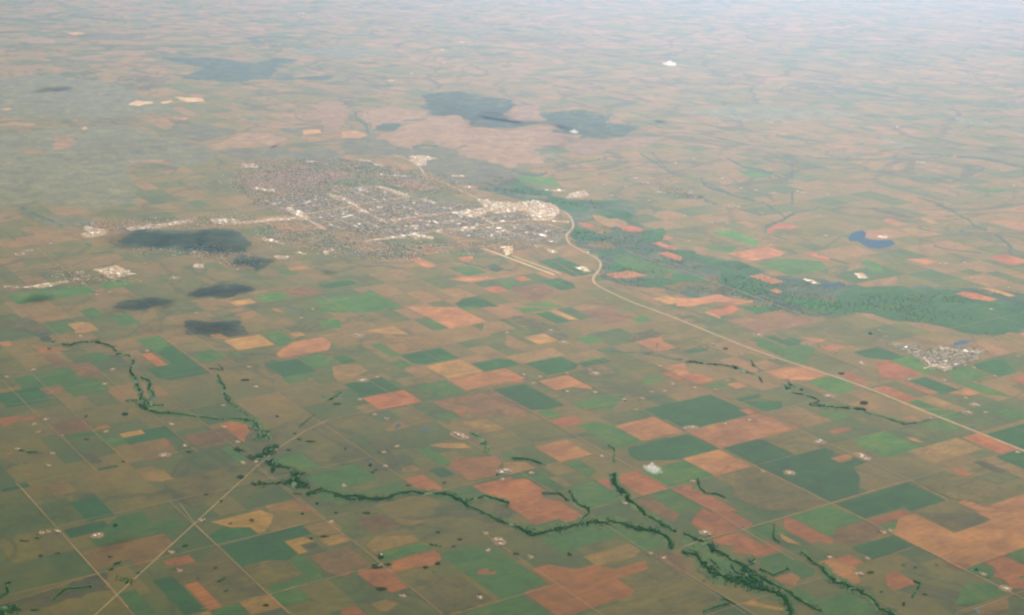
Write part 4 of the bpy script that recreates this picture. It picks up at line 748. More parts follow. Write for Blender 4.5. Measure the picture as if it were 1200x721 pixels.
FARMS = [
    ('f',-7279,22229),
    ('f',-6892,22111),
    ('f',-7325,22755),
    ('f',-7441,22542),
    ('f',-7361,21510),
    ('f',-6729,20927),
    ('f',-6811,21384),
    ('f',-6256,22321),
    ('F',-5144,21455),
    ('f',-6083,18725),
    ('f',-6146,18681),
    ('f',-5974,18745),
    ('F',-5415,18651),
    ('f',-2383,19282),
    ('f',-4116,17711),
    ('f',-4327,18217),
    ('f',-4144,19208),
    ('F',-105,18873),
    ('F',-66,18788),
    ('f',-264,19062),
    ('f',-222,18540),
    ('f',-1238,17206),
    ('f',-289,17223),
    ('f',-1601,17993),
    ('f',-1612,18323),
    ('f',345,18379),
    ('f',2093,18471),
    ('f',1929,18596),
    ('F',2725,19286),
    ('f',4314,18632),
    ('f',2788,19245),
    ('f',5321,19520),
    ('f',4813,18635),
    ('f',4625,18187),
    ('f',4575,18171),
    ('f',6248,18269),
    ('f',5213,19453),
    ('F',6413,17880),
    ('f',-3930,21233),
    ('f',-3755,21300),
    ('f',-4483,22661),
    ('f',-4148,22043),
    ('f',-5310,22699),
    ('f',-4926,21838),
    ('F',-768,22571),
    ('F',-827,22645),
    ('F',-710,22516),
    ('F',-77,21205),
    ('F',-4,21237),
    ('f',-1963,23217),
    ('f',-2174,23391),
    ('f',-1817,21276),
    ('f',-2345,20507),
    ('f',-62,20915),
    ('f',-1710,22057),
    ('f',-1886,21814),
    ('f',1435,21896),
    ('f',2110,23968),
    ('f',356,21183),
    ('f',1699,20181),
    ('F',2905,23196),
    ('F',2975,23214),
    ('F',4237,21469),
    ('F',4929,22744),
    ('f',3938,23626),
    ('f',3518,23433),
    ('f',3856,21495),
    ('f',2749,21041),
    ('F',5447,22256),
    ('F',5479,22201),
    ('F',5528,22119),
    ('f',6988,23955),
    ('f',8002,22565),
    ('F',7680,24288),
    ('f',7998,24314),
    ('f',-7929,26939),
    ('f',-6530,26222),
    ('f',-8558,24660),
    ('f',-8219,25055),
    ('f',-6834,24452),
    ('f',-6891,25186),
    ('f',-8051,27140),
    ('f',-6125,28558),
    ('f',-5311,28443),
    ('f',-4066,28453),
    ('f',-4582,25525),
    ('f',-4672,23610),
    ('f',-4290,24527),
    ('f',-3922,29030),
    ('F',-2861,27456),
    ('F',-2533,24999),
    ('f',-2300,25187),
    ('f',-81,27891),
    ('f',-2485,24058),
    ('F',989,27388),
    ('F',1489,25702),
    ('f',999,25674),
    ('f',1409,25899),
    ('f',761,28130),
    ('f',246,25534),
    ('f',532,25447),
    ('f',1938,24425),
    ('f',2255,24500),
    ('f',1460,24732),
    ('f',2663,24904),
    ('f',2439,24850),
    ('f',2686,26204),
    ('f',2861,26027),
    ('f',2831,25277),
    ('f',987,24728),
    ('f',419,25107),
    ('F',4738,28212),
    ('F',3851,27525),
    ('F',5480,24894),
    ('F',5590,27770),
    ('f',5057,28331),
    ('f',3621,27378),
    ('f',4259,26981),
    ('f',4813,26828),
    ('f',3830,25546),
    ('f',3197,25113),
    ('f',3559,25051),
    ('f',4938,25605),
    ('f',6067,27309),
    ('f',5846,27624),
    ('f',7093,25879),
    ('f',8249,25815),
    ('f',8313,26741),
    ('f',8446,26611),
    ('f',8699,26192),
    ('f',7859,24987),
    ('f',9848,30392),
    ('f',9481,27370),
    ('f',7169,28710),
    ('f',7201,28355),
    ('f',7712,25880),
    ('F',7915,24659),
    ('F',6434,26654),
    ('f',-7927,32006),
    ('f',-10379,33385),
    ('f',-8327,29565),
    ('f',-8127,29787),
    ('F',-10687,32731),
    ('F',-10762,32421),
    ('F',-9097,31112),
    ('F',-10212,29930),
    ('F',-10075,29862),
    ('F',-9009,30633),
    ('F',-7059,30947),
    ('F',-6782,31924),
    ('F',-7067,33017),
    ('f',-5892,31736),
    ('f',-5102,32753),
    ('f',-7617,33077),
    ('F',5532,39105),
    ('F',5705,39015),
    ('f',6308,38351),
    ('f',4279,37824),
    ('f',4132,35315),
    ('f',5275,37200),
    ('f',4890,37227),
    ('f',5210,36543),
    ('f',6036,35137),
    ('f',7524,36213),
    ('f',9680,33899),
    ('f',10288,34051),
    ('f',10094,32764),
    ('f',10700,32066),
    ('f',10264,31728),
    ('f',9830,33915),
    ('f',7721,33444),
    ('f',-549,31658),
    ('f',5272,45103),
    ('f',6152,41264),
    ('f',6530,41049),
    ('f',8437,40812),
    ('f',7680,41113),
    ('f',5798,42494),
    ('F',6987,40761),
    ('F',7802,40920),
    ('F',4711,40463),
    ('F',12107,45604),
    ('F',12202,45471),
    ('f',12799,51565),
    ('f',14037,42678),
    ('F',3342,42196),
    ('F',3563,41691),
    ('F',3109,50925),
    ('F',3855,40488),
    ('f',2992,41021),
    ('f',2402,41209),
    ('f',3491,39464),
    ('f',4661,44434),
    ('f',2547,39925),
    ('F',-11219,80030),
    ('F',-4900,58420),
    ('F',-2713,70265),
    ('F',-3348,67584),
    ('f',-3103,63672),
    ('f',-4196,60479),
    ('f',3082,50854),
]
TOWN = [
    ('H',[(-6526,37892),(-5928,38937),(-4886,39073),(-4139,38101),(-5254,36947),(-5728,36888)]),
    ('H',[(-5185,36600),(-4035,37739),(-3146,36154),(-3257,35140),(-4095,35450),(-4667,35970)]),
    ('H',[(-4893,39677),(-3733,40246),(-2802,39047),(-3968,38123),(-4362,38746)]),
    ('H',[(-3772,37680),(-2723,38860),(-947,38412),(-1080,37832),(-2977,36607),(-3388,36999)]),
    ('H',[(-2983,36173),(-1547,37227),(-948,37032),(-723,36446),(-1691,35904),(-2642,34969),(-3215,34902)]),
    ('H',[(-859,36866),(-71,37866),(358,37462),(357,37014),(-760,36270)]),
    ('H',[(-1626,35413),(-59,36526),(774,36627),(1279,36006),(1048,34761),(-45,34872),(-844,34939)]),
    ('L',[(-6146,35622),(-5190,36337),(-4494,35403),(-3580,34385),(-3824,33076),(-5050,33679),(-5678,33988)]),
    ('H',[(7213,27946),(7650,27935),(7737,27436),(8211,27781),(8642,27821),(8983,27599),(8736,27180),(8392,26907),(7836,26339),(7545,26976),(7423,27457)]),
    ('L',[(-8578,33129),(-6965,33612),(-5697,32939),(-5739,32084),(-6976,32724),(-8074,32602)]),
    ('L',[(3888,41589),(4527,40925),(5136,40177),(4727,39523),(3907,40426)]),
    ('C',[(-7719,42585),(-7254,42533),(-7165,42139),(-7605,42076)]),
    ('C',[(-6978,39657),(-6279,39494),(-6255,39193),(-6883,39363)]),
    ('C',[(-6017,43307),(-5722,43289),(-5739,43046),(-6009,43067)]),
    ('L',[(-6985,41763),(-5579,42189),(-5005,41366),(-5076,40066),(-6377,39686),(-6876,40672)]),
    ('C',[(-6133,38132),(-5949,38060),(-5907,37783),(-6061,37810)]),
    ('C',[(-4540,43642),(-4160,43514),(-4170,43367),(-4513,43378)]),
    ('C',[(-4102,43161),(-3755,43091),(-3759,42854),(-4002,42878)]),
    ('C',[(-3924,41794),(-2924,41652),(-2912,41488),(-3616,41502)]),
    ('C',[(-3652,40362),(-3347,39985),(-2846,39339),(-2876,39136),(-3321,39681),(-3634,40155)]),
    ('C',[(-4898,39171),(-4498,38975),(-3949,37937),(-4097,37918),(-4492,38730),(-4874,38975)]),
    ('C',[(-2461,38894),(-2267,38968),(-2243,38582),(-2398,38611)]),
    ('C',[(-3291,40410),(-2978,40505),(-3094,40227)]),
    ('C',[(-3118,44344),(-2755,44523),(-2281,44092),(-2586,43802),(-2566,43082),(-2774,42934),(-3016,43618)]),
    ('C',[(-1421,40502),(-1100,40493),(-1118,40333),(-1392,40349)]),
    ('C',[(-1008,38983),(-743,38969),(-520,38851),(-78,38762),(-69,37591),(-1077,37740),(-769,38245)]),
    ('C',[(-2262,38532),(-1955,38523),(-2072,38269)]),
    ('C',[(-1782,41866),(-1429,41914),(-1421,41692),(-1748,41647)]),
    ('C',[(-509,38278),(119,38836),(583,39090),(1019,38662),(1099,38292),(1131,37739),(861,36899),(525,36858),(316,37638),(-72,38051),(-496,37629)]),
    ('C',[(862,36988),(1364,36873),(1318,36736),(944,36822)]),
    ('C',[(798,40327),(1096,40418),(1370,40403),(1228,40177)]),
    ('C',[(1450,40002),(1829,40463),(1965,39866),(1709,39631),(1345,39435)]),
    ('C',[(-6603,35906),(-6155,36046),(-5988,36283),(-5459,36479),(-4977,36450),(-4928,36239),(-5340,36232),(-5920,35989),(-6367,35722)]),
    ('C',[(-5804,34520),(-5624,34383),(-5307,34108),(-5148,33819),(-5449,34014),(-5734,34214)]),
    ('C',[(-4328,33461),(-4034,33569),(-4169,33110)]),
    ('C',[(-5278,32914),(-4943,32951),(-4976,32659),(-5226,32703)]),
    ('C',[(-4910,33247),(-4605,33244),(-4623,33096)]),
    ('C',[(-5823,37514),(-5572,37546),(-4968,36539),(-5015,36271),(-5468,36831)]),
    ('C',[(-3917,37431),(-3627,37285),(-3651,37101),(-3868,37164)]),
    ('C',[(-4104,37000),(-3949,36930),(-4038,36785)]),
    ('C',[(-3385,36733),(-3131,36457),(-3250,36399)]),
    ('C',[(-3011,36516),(-2771,36632),(-2785,36283),(-2945,36221)]),
    ('C',[(-3502,34394),(-3166,34590),(-2682,34965),(-2529,35063),(-2512,34824),(-3010,34608),(-3471,34281)]),
    ('C',[(-2535,35143),(-2273,35419),(-2047,35039),(-2303,34690)]),
    ('L',[(-4040,36046),(-3341,36045),(-3272,35301),(-3948,35221)]),
    ('L',[(-3297,33502),(-2244,33547),(-2204,32966),(-3247,32995)]),
    ('C',[(-2777,36719),(-2303,37133),(-2291,36956),(-2723,36551)]),
    ('C',[(-2456,35153),(-2267,35338),(-2132,35110),(-1844,34982),(-1910,34735),(-2136,34868),(-2393,34838)]),
    ('C',[(-1881,35631),(-1703,35735),(-1706,35404),(-1847,35387)]),
    ('C',[(-1623,37489),(-1436,37603),(-716,37878),(-705,37421),(-1070,36884),(-1326,36986)]),
    ('C',[(-1519,35715),(-1081,36019),(-884,36298),(-820,36220),(-1035,35856),(-1493,35594)]),
    ('C',[(-696,36192),(-235,35619),(-335,35524),(-671,36026)]),
    ('C',[(-1082,37878),(-716,37878),(-752,37597),(-1054,37697)]),
    ('P',[(-538,37578),(-115,37953),(-92,37817),(-451,37498)]),
    ('C',[(-1900,36347),(-1442,36751),(-1436,36620),(-1852,36224)]),
    ('C',[(-2521,36058),(-2320,36125),(-2289,35665),(-2491,35641)]),
    ('C',[(436,35615),(762,35736),(736,35283),(636,35353)]),
    ('C',[(685,34293),(860,34198),(1010,33875),(854,33820)]),
    ('C',[(451,34537),(608,34399),(548,34316)]),
    ('C',[(1344,32715),(1590,32777),(1704,32338),(1536,32320)]),
    ('L',[(232,36304),(1283,36175),(1250,35670),(354,35401)]),
    ('P',[(-256,34301),(-22,34405),(-17,33797),(-168,33483)]),
    ('C',[(1637,34058),(1734,34031),(1711,33953)]),
    ('C',[(-8908,31410),(-8450,31743),(-7935,31126),(-8348,30756)]),
    ('C',[(-10001,29900),(-9278,30392),(-9108,30463),(-9526,29949)]),
    ('C',[(-9939,34274),(-9872,34750),(-9561,34451),(-9663,33979)]),
    ('C',[(-9084,34911),(-8923,35067),(-8923,34795)]),
    ('C',[(-8728,35229),(-8465,35399),(-8436,35126)]),
    ('C',[(8788,36333),(9069,36436),(9005,36152),(8794,36127)]),
    ('C',[(7519,32892),(7712,32913),(7786,32519),(7583,32441)]),
    ('C',[(6286,32304),(6465,32267),(6624,31950),(6489,31880)]),
    ('C',[(-10080,35149),(-9412,34737),(-9423,34176),(-9988,34668)]),
    ('C',[(-9066,35105),(-8359,35524),(-7753,36024),(-7661,35778),(-8267,35118),(-8949,34792)]),
    ('C',[(-7369,36157),(-6593,36079),(-6519,35662),(-7171,35667)]),
    ('C',[(-6907,32026),(-6704,32117),(-6601,31784),(-6852,31757)]),
    ('L',[(-10319,35287),(-8290,36131),(-6316,36638),(-6174,35788),(-8054,35061),(-9716,34539)]),
    ('L',[(-9868,31702),(-8894,30806),(-7963,31367),(-7951,30584),(-8894,30170)]),
    ('L',[(-3959,34263),(-2576,34113),(-1940,33286),(-3033,32731),(-3840,33220)]),
    ('L',[(-5498,35366),(-4858,35113),(-4945,34305),(-5451,34403)]),
    ('L',[(-3957,42650),(-1996,41892),(-982,39582),(-2316,39408),(-3563,40907)]),
    ('L',[(-7753,43057),(-5037,43692),(-3253,42866),(-2780,39650),(-3988,40528),(-4988,39360),(-6495,37708),(-7566,40046)]),
    ('L',[(-3756,36080),(-2612,34575),(-835,34623),(748,34649),(-36,33795),(-2339,33536),(-3959,34263)]),
]
WATER = [
    ('lake',[(8037,36073),(8251,36620),(8537,36867),(8598,36661),(8436,36017),(8651,35939),(9071,35988),(9055,35582),(8804,35255),(8567,35091),(8340,35202),(8201,35745),(8018,35724)]),
    ('reservoir',[(8420,28032),(8649,28226),(8859,28246),(8712,28059),(8449,27888)]),
    ('reservoir',[(6593,31782),(6811,31969),(7052,32105),(7144,31949),(6660,31647)]),
    ('pond',[(-1801,22775),(-1793,22960),(-1719,23029),(-1720,22892)]),
    ('pond',[(-1394,22752),(-1297,22815),(-1247,22745),(-1321,22667)]),
    ('pond',[(-1850,19932),(-1837,20006),(-1795,19984),(-1806,19887)]),
    ('pond',[(5846,17291),(5889,17287),(5924,17252),(5875,17204)]),
    ('pond',[(-6183,23003),(-6181,23130),(-6107,23156),(-6116,23053)]),
    ('pond',[(7518,23612),(7617,23632),(7628,23570),(7545,23538)]),
    ('pond',[(-671,18640),(-654,18675),(-646,18616),(-688,18596)]),
    ('pond',[(-5990,17976),(-5985,18050),(-5960,18060),(-5957,17998)]),
    ('pond',[(-2079,21354),(-2062,21399),(-2006,21305),(-2036,21238)]),
]
SHADE = [
    (0.56,[(-9005,33836),(-8967,34309),(-8794,34810),(-8522,34924),(-8234,34795),(-7853,34599),(-7516,34880),(-6825,35126),(-6527,34916),(-6422,34448),(-6086,34096),(-5939,33578),(-6026,33195),(-6441,33075),(-6938,33092),(-7404,33411),(-8073,33410),(-8446,33367),(-8761,33482)]),
    (0.56,[(-6163,32387),(-6000,32833),(-5558,32666),(-5238,32418),(-5340,32127),(-5479,31634),(-5607,31960),(-5998,31987)]),
    (0.56,[(-6540,29747),(-6406,30221),(-6103,30461),(-6095,30726),(-5975,30558),(-5643,30508),(-5274,30234),(-5630,29790),(-5781,29674),(-5921,29811),(-6276,29574)]),
    (0.54,[(-7792,28789),(-7730,29142),(-7475,29344),(-7073,29444),(-6718,29302),(-6792,28946),(-7230,28675),(-7622,28579)]),
    (0.56,[(-4122,31701),(-3893,31816),(-3749,31629),(-3938,31442)]),
    (0.32,[(-7071,27449),(-6818,27621),(-6631,27508),(-6399,27425),(-6641,27204),(-6860,27235)]),
    (0.54,[(-6042,27244),(-6161,28068),(-5841,27964),(-5183,28072),(-5098,27901),(-5218,27668),(-4907,27265),(-5272,27230),(-5407,27389),(-5808,27266)]),
    (0.32,[(-4994,28567),(-4880,28718),(-4741,28713),(-4823,28537)]),
    (0.32,[(-4825,28215),(-4685,28366),(-4547,28361),(-4630,28189)]),
    (0.56,[(-5317,18355),(-5223,18498),(-4985,18605),(-4893,18576),(-4982,18364),(-5135,18303)]),
    (0.56,[(-9682,28888),(-9609,29286),(-9357,29480),(-9107,29307),(-9216,28916)]),
    (0.15,[(-3443,55267),(-2866,55950),(-2106,56382),(-1452,55435),(-216,54902),(-86,53650),(-618,51501),(-179,50599),(949,50466),(-113,49364),(-1403,49157),(-1594,50687),(-2335,51378),(-2845,51293),(-3147,52943)]),
    (0.15,[(820,51699),(1269,52617),(2168,53201),(2736,52651),(3063,51866),(3143,50665),(4087,50037),(3614,49203),(3486,48265),(2797,47979),(2264,48075),(1708,47457),(1156,46342),(843,47324),(855,48399),(1350,49408),(1431,49996),(952,50705)]),
    (0.6,[(-16894,53676),(-16863,54445),(-16395,54921),(-15846,54730),(-15975,53986),(-16620,53633)]),
    (0.6,[(-4819,18156),(-4687,18227),(-4607,18203),(-4683,18131)]),
]
CLOUDS = [
    (1829,17866,1500,269),
    (5285,54252,1500,517),
    (1527,40803,1500,275),
]

# ------------------------------------------------------------------ helpers
random.seed(7)
rng = np.random.default_rng(11)
C = scene.collection
GRID_ANG = 2.173015                      # bearing of the section lines
MILE = 1609.3
D_ = np.array([math.cos(GRID_ANG), math.sin(GRID_ANG)])
N_ = np.array([-D_[1], D_[0]])

def tag(o, label=None, cat=None, group=None, kind=None):
    if label: o['label'] = label
    if cat: o['category'] = cat
    if group: o['group'] = group
    if kind: o['kind'] = kind
    return o

def mesh_obj(name, verts, faces, mat=None, parent=None, smooth=False):
    me = bpy.data.meshes.new(name)
    me.from_pydata([tuple(v) for v in verts], [], [tuple(f) for f in faces])
    if mat: me.materials.append(mat)
    if smooth: me.polygons.foreach_set('use_smooth', [True] * len(me.polygons))
    o = bpy.data.objects.new(name, me); C.objects.link(o)
    if parent: o.parent = parent
    return o

def tri_obj(name, V, T, mat, mat_idx=None, mats=None):
    me = bpy.data.meshes.new(name)
    nv, nt = len(V), len(T)
    me.vertices.add(nv); me.vertices.foreach_set('co', np.asarray(V, np.float32).ravel())
    me.loops.add(nt * 3); me.loops.foreach_set('vertex_index', np.asarray(T, np.int32).ravel())
    me.polygons.add(nt); me.polygons.foreach_set('loop_start', np.arange(0, nt * 3, 3, dtype=np.int32))
    for mm in (mats or [mat]): me.materials.append(mm)
    if mat_idx is not None: me.polygons.foreach_set('material_index', np.asarray(mat_idx, np.int32))
    me.update(calc_edges=True); me.validate()
    o = bpy.data.objects.new(name, me); C.objects.link(o)
    return o

def in_poly(P, poly):
    poly = np.asarray(poly, float); x, y = P[:, 0], P[:, 1]
    inside = np.zeros(len(P), bool); j = len(poly) - 1
    for i in range(len(poly)):
        xi, yi = poly[i]; xj, yj = poly[j]
        c = ((yi > y) != (yj > y)) & (x < (xj - xi) * (y - yi) / (yj - yi + 1e-9) + xi)
        inside ^= c; j = i
    return inside

def area(P):
    P = np.asarray(P, float); x, y = P.T
    return abs(np.dot(x, np.roll(y, -1)) - np.dot(y, np.roll(x, -1))) / 2

def scatter(poly, n):
    poly = np.asarray(poly, float); lo, hi = poly.min(0), poly.max(0)
    out = np.zeros((0, 2)); tries = 0
    while len(out) < n and tries < 40:
        p = rng.uniform(lo, hi, (max(n * 3, 30), 2)); out = np.vstack([out, p[in_poly(p, poly)]]); tries += 1
    return out[:n]

def rough(poly, step, amp, corner=0.0):
    """outline with a slightly uneven edge, as a plough or a fence line leaves it"""
    out = []; n = len(poly); P = [np.array(p, float) for p in poly]
    for i in range(n):
        a, b = P[i], P[(i + 1) % n]; L = np.linalg.norm(b - a); k = max(1, min(24, int(L / step)))
        nn = np.array([-(b - a)[1], (b - a)[0]]) / (L + 1e-6)
        for q in range(k):
            t = q / k; w = amp * (0.0 if q == 0 else 1.0)
            off = noise.noise(Vector(((a + (b - a) * t)[0] / (step * 2.2), (a + (b - a) * t)[1] / (step * 2.2), 3.1))) * 2.0
            out.append(a + (b - a) * t + nn * off * w)
    return out

# ------------------------------------------------------------------ materials
def new_mat(name, rough_=0.95):
    mt = bpy.data.materials.new(name); mt.use_nodes = True
    b = mt.node_tree.nodes['Principled BSDF']; b.inputs['Roughness'].default_value = rough_
    b.inputs['Specular IOR Level'].default_value = 0.15
    return mt, mt.node_tree.nodes, mt.node_tree.links, b

def alb(c): return tuple(x * k for x, k in zip(c, ALB))

def ramp(nodes, stops, interp='LINEAR'):
    r = nodes.new('ShaderNodeValToRGB'); e = r.color_ramp.elements; r.color_ramp.interpolation = interp
    while len(e) < len(stops): e.new(0.5)
    for el, (p, c) in zip(e, stops): el.position = p; el.color = (*c, 1)
    return r

def mix(nodes, links, fac, a, b, mode='MIX'):
    n = nodes.new('ShaderNodeMix'); n.data_type = 'RGBA'; n.blend_type = mode
    for sock, v in ((n.inputs['Factor'], fac), (n.inputs['A'], a), (n.inputs['B'], b)):
        if hasattr(v, 'links'): links.new(v, sock)
        elif isinstance(v, tuple): sock.default_value = (*v, 1)
        else: sock.default_value = v
    return n.outputs['Result']

def math_(nodes, links, op, a, b=0.0, c=0.0):
    n = nodes.new('ShaderNodeMath'); n.operation = op
    for i, v in enumerate((a, b, c)):
        if hasattr(v, 'links'): links.new(v, n.inputs[i])
        else: n.inputs[i].default_value = v
    return n.outputs[0]

def noise_tex(nodes, links, vec, scale, detail=4.0, rough_=0.55, dist=0.0):
    n = nodes.new('ShaderNodeTexNoise'); n.inputs['Scale'].default_value = scale
    n.inputs['Detail'].default_value = detail; n.inputs['Roughness'].default_value = rough_; n.inputs['Distortion'].default_value = dist
    links.new(vec, n.inputs['Vector'])
    return n.outputs[0]

def grid_coords(nodes, links):
    """position along and across the section lines, in quarter sections (half miles)"""
    geo = nodes.new('ShaderNodeNewGeometry')
    outs = []
    for d, ph in ((D_, 1.566 * CAM_H), (N_, -0.633 * CAM_H)):
        vm = nodes.new('ShaderNodeVectorMath'); vm.operation = 'DOT_PRODUCT'
        vm.inputs[1].default_value = (d[0], d[1], 0); links.new(geo.outputs['Position'], vm.inputs[0])
        outs.append(math_(nodes, links, 'DIVIDE', math_(nodes, links, 'SUBTRACT', vm.outputs['Value'], ph), MILE / 2))
    return geo, outs[0], outs[1]

def distance_tone(nodes, links, pos, near_mul=(1.0, 1.0, 1.0)):
    """land pales with distance, part tan land cover, part haze brightness put into colour"""
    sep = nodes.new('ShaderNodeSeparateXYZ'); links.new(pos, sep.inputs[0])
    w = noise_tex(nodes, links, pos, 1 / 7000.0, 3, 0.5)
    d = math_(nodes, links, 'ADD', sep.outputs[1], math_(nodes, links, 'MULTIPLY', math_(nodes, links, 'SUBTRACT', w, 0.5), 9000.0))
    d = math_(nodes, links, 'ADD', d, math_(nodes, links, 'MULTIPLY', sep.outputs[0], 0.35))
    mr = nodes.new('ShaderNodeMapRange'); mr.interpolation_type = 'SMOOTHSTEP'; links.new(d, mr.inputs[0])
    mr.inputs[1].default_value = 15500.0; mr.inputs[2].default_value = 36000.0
    return mix(nodes, links, mr.outputs[0], tuple(a * k for a, k in zip(ALB_NEAR, near_mul)), ALB_FAR)

def field_material(name, c1, c2, c3, blotch=0.5, fleck=0.25, vary=0.16):
    """soil or crop colour with slow blotches, finer mottling and a faint working direction"""
    mt, n, l, b = new_mat(name)
    geo, u, v = grid_coords(n, l)
    info = n.new('ShaderNodeObjectInfo')
    pos = geo.outputs['Position']
    big = noise_tex(n, l, pos, 1 / 480.0, 5, 0.62, 0.8)
    fine = noise_tex(n, l, pos, 1 / 95.0, 5, 0.65)
    c1 = tuple(x * 0.86 for x in c1); c3 = tuple(x * 1.12 for x in c3)
    r1 = ramp(n, [(0.32, c1), (0.52, c2), (0.70, c3)]); l.new(big, r1.inputs[0])
    base = mix(n, l, blotch, c2, r1.outputs[0])
    cx = n.new('ShaderNodeCombineXYZ'); l.new(math_(n, l, 'MULTIPLY', u, 18.0), cx.inputs[0]); l.new(math_(n, l, 'MULTIPLY', v, 2.0), cx.inputs[1])
    l.new(math_(n, l, 'MULTIPLY', info.outputs['Random'], 50.0), cx.inputs[2])
    rows = noise_tex(n, l, cx.outputs[0], 1.0, 2, 0.5)
    f = math_(n, l, 'ADD', math_(n, l, 'MULTIPLY', math_(n, l, 'SUBTRACT', fine, 0.5), fleck * 4.2), 1.0)
    f = math_(n, l, 'ADD', f, math_(n, l, 'MULTIPLY', math_(n, l, 'SUBTRACT', rows, 0.5), 0.75))
    f = math_(n, l, 'MULTIPLY', f, math_(n, l, 'MULTIPLY_ADD', info.outputs['Random'], vary * 2, 1 - vary))
    col = mix(n, l, 1.0, base, f, 'MULTIPLY')
    col = mix(n, l, 1.0, col, distance_tone(n, l, pos), 'MULTIPLY')
    l.new(col, b.inputs['Base Color'])
    return mt

def plain_material(name, c, var=0.15, scale=1 / 60.0, rough_=0.9):
    if 'roof' not in name: c = alb(c)
    mt, n, l, b = new_mat(name, rough_)
    geo = n.new('ShaderNodeNewGeometry'); info = n.new('ShaderNodeObjectInfo')
    f = noise_tex(n, l, geo.outputs['Position'], scale, 4, 0.6)
    r = ramp(n, [(0.3, tuple(x * (1 - var) for x in c)), (0.7, tuple(min(1, x * (1 + var)) for x in c))]); l.new(f, r.inputs[0])
    k = math_(n, l, 'MULTIPLY_ADD', info.outputs['Random'], 0.2, 0.9)
    l.new(mix(n, l, 1.0, r.outputs[0], k, 'MULTIPLY'), b.inputs['Base Color'])
    return mt

MAT = {
    'D': field_material('deep_green_crop', (0.005, 0.078, 0.008), (0.009, 0.100, 0.010), (0.026, 0.118, 0.016), 0.7, 0.14),
    'G': field_material('green_crop', (0.026, 0.124, 0.010), (0.044, 0.150, 0.014), (0.100, 0.150, 0.020), 0.8, 0.2),
    'K': field_material('scrub_pasture', (0.055, 0.072, 0.024), (0.082, 0.094, 0.032), (0.130, 0.118, 0.042), 0.9, 0.35),
    'O': field_material('olive_pasture', (0.085, 0.092, 0.020), (0.122, 0.112, 0.026), (0.165, 0.128, 0.036), 0.9, 0.25),
    'T': field_material('dry_pasture', (0.17, 0.125, 0.048), (0.225, 0.150, 0.062), (0.27, 0.17, 0.075), 0.9, 0.22),
    'S': field_material('straw_stubble', (0.25, 0.155, 0.055), (0.33, 0.195, 0.075), (0.40, 0.235, 0.09), 0.9, 0.2),
    'R': field_material('red_soil', (0.24, 0.090, 0.034), (0.31, 0.114, 0.046), (0.375, 0.145, 0.065), 0.9, 0.16),
    'P': field_material('pale_red_soil', (0.25, 0.118, 0.055), (0.325, 0.152, 0.074), (0.40, 0.19, 0.098), 0.9, 0.16),
    'B': field_material('brown_stubble', (0.125, 0.085, 0.038), (0.165, 0.100, 0.046), (0.215, 0.115, 0.055), 0.9, 0.22),
    'Q': field_material('orange_soil', (0.25, 0.105, 0.020), (0.31, 0.122, 0.026), (0.36, 0.126, 0.036), 0.9, 0.14),
    'M': field_material('creek_grass', (0.036, 0.125, 0.022), (0.060, 0.145, 0.028), (0.110, 0.150, 0.036), 0.9, 0.3),
    'V': field_material('valley_and_shade_green', (0.016, 0.058, 0.032), (0.032, 0.080, 0.044), (0.100, 0.112, 0.060), 0.9, 0.2),  # valley land, also the sheets that darken ground under cloud shade
    'F': field_material('pale_rangeland', (0.150, 0.108, 0.060), (0.190, 0.134, 0.084), (0.23, 0.155, 0.10), 0.9, 0.25),
    'J': field_material('wooded_range', (0.072, 0.094, 0.056), (0.100, 0.118, 0.070), (0.140, 0.138, 0.080), 0.9, 0.3),
    'Y': field_material('pale_bare_earth', (0.30, 0.21, 0.12), (0.38, 0.28, 0.18), (0.46, 0.36, 0.25), 1.0, 0.35),
}

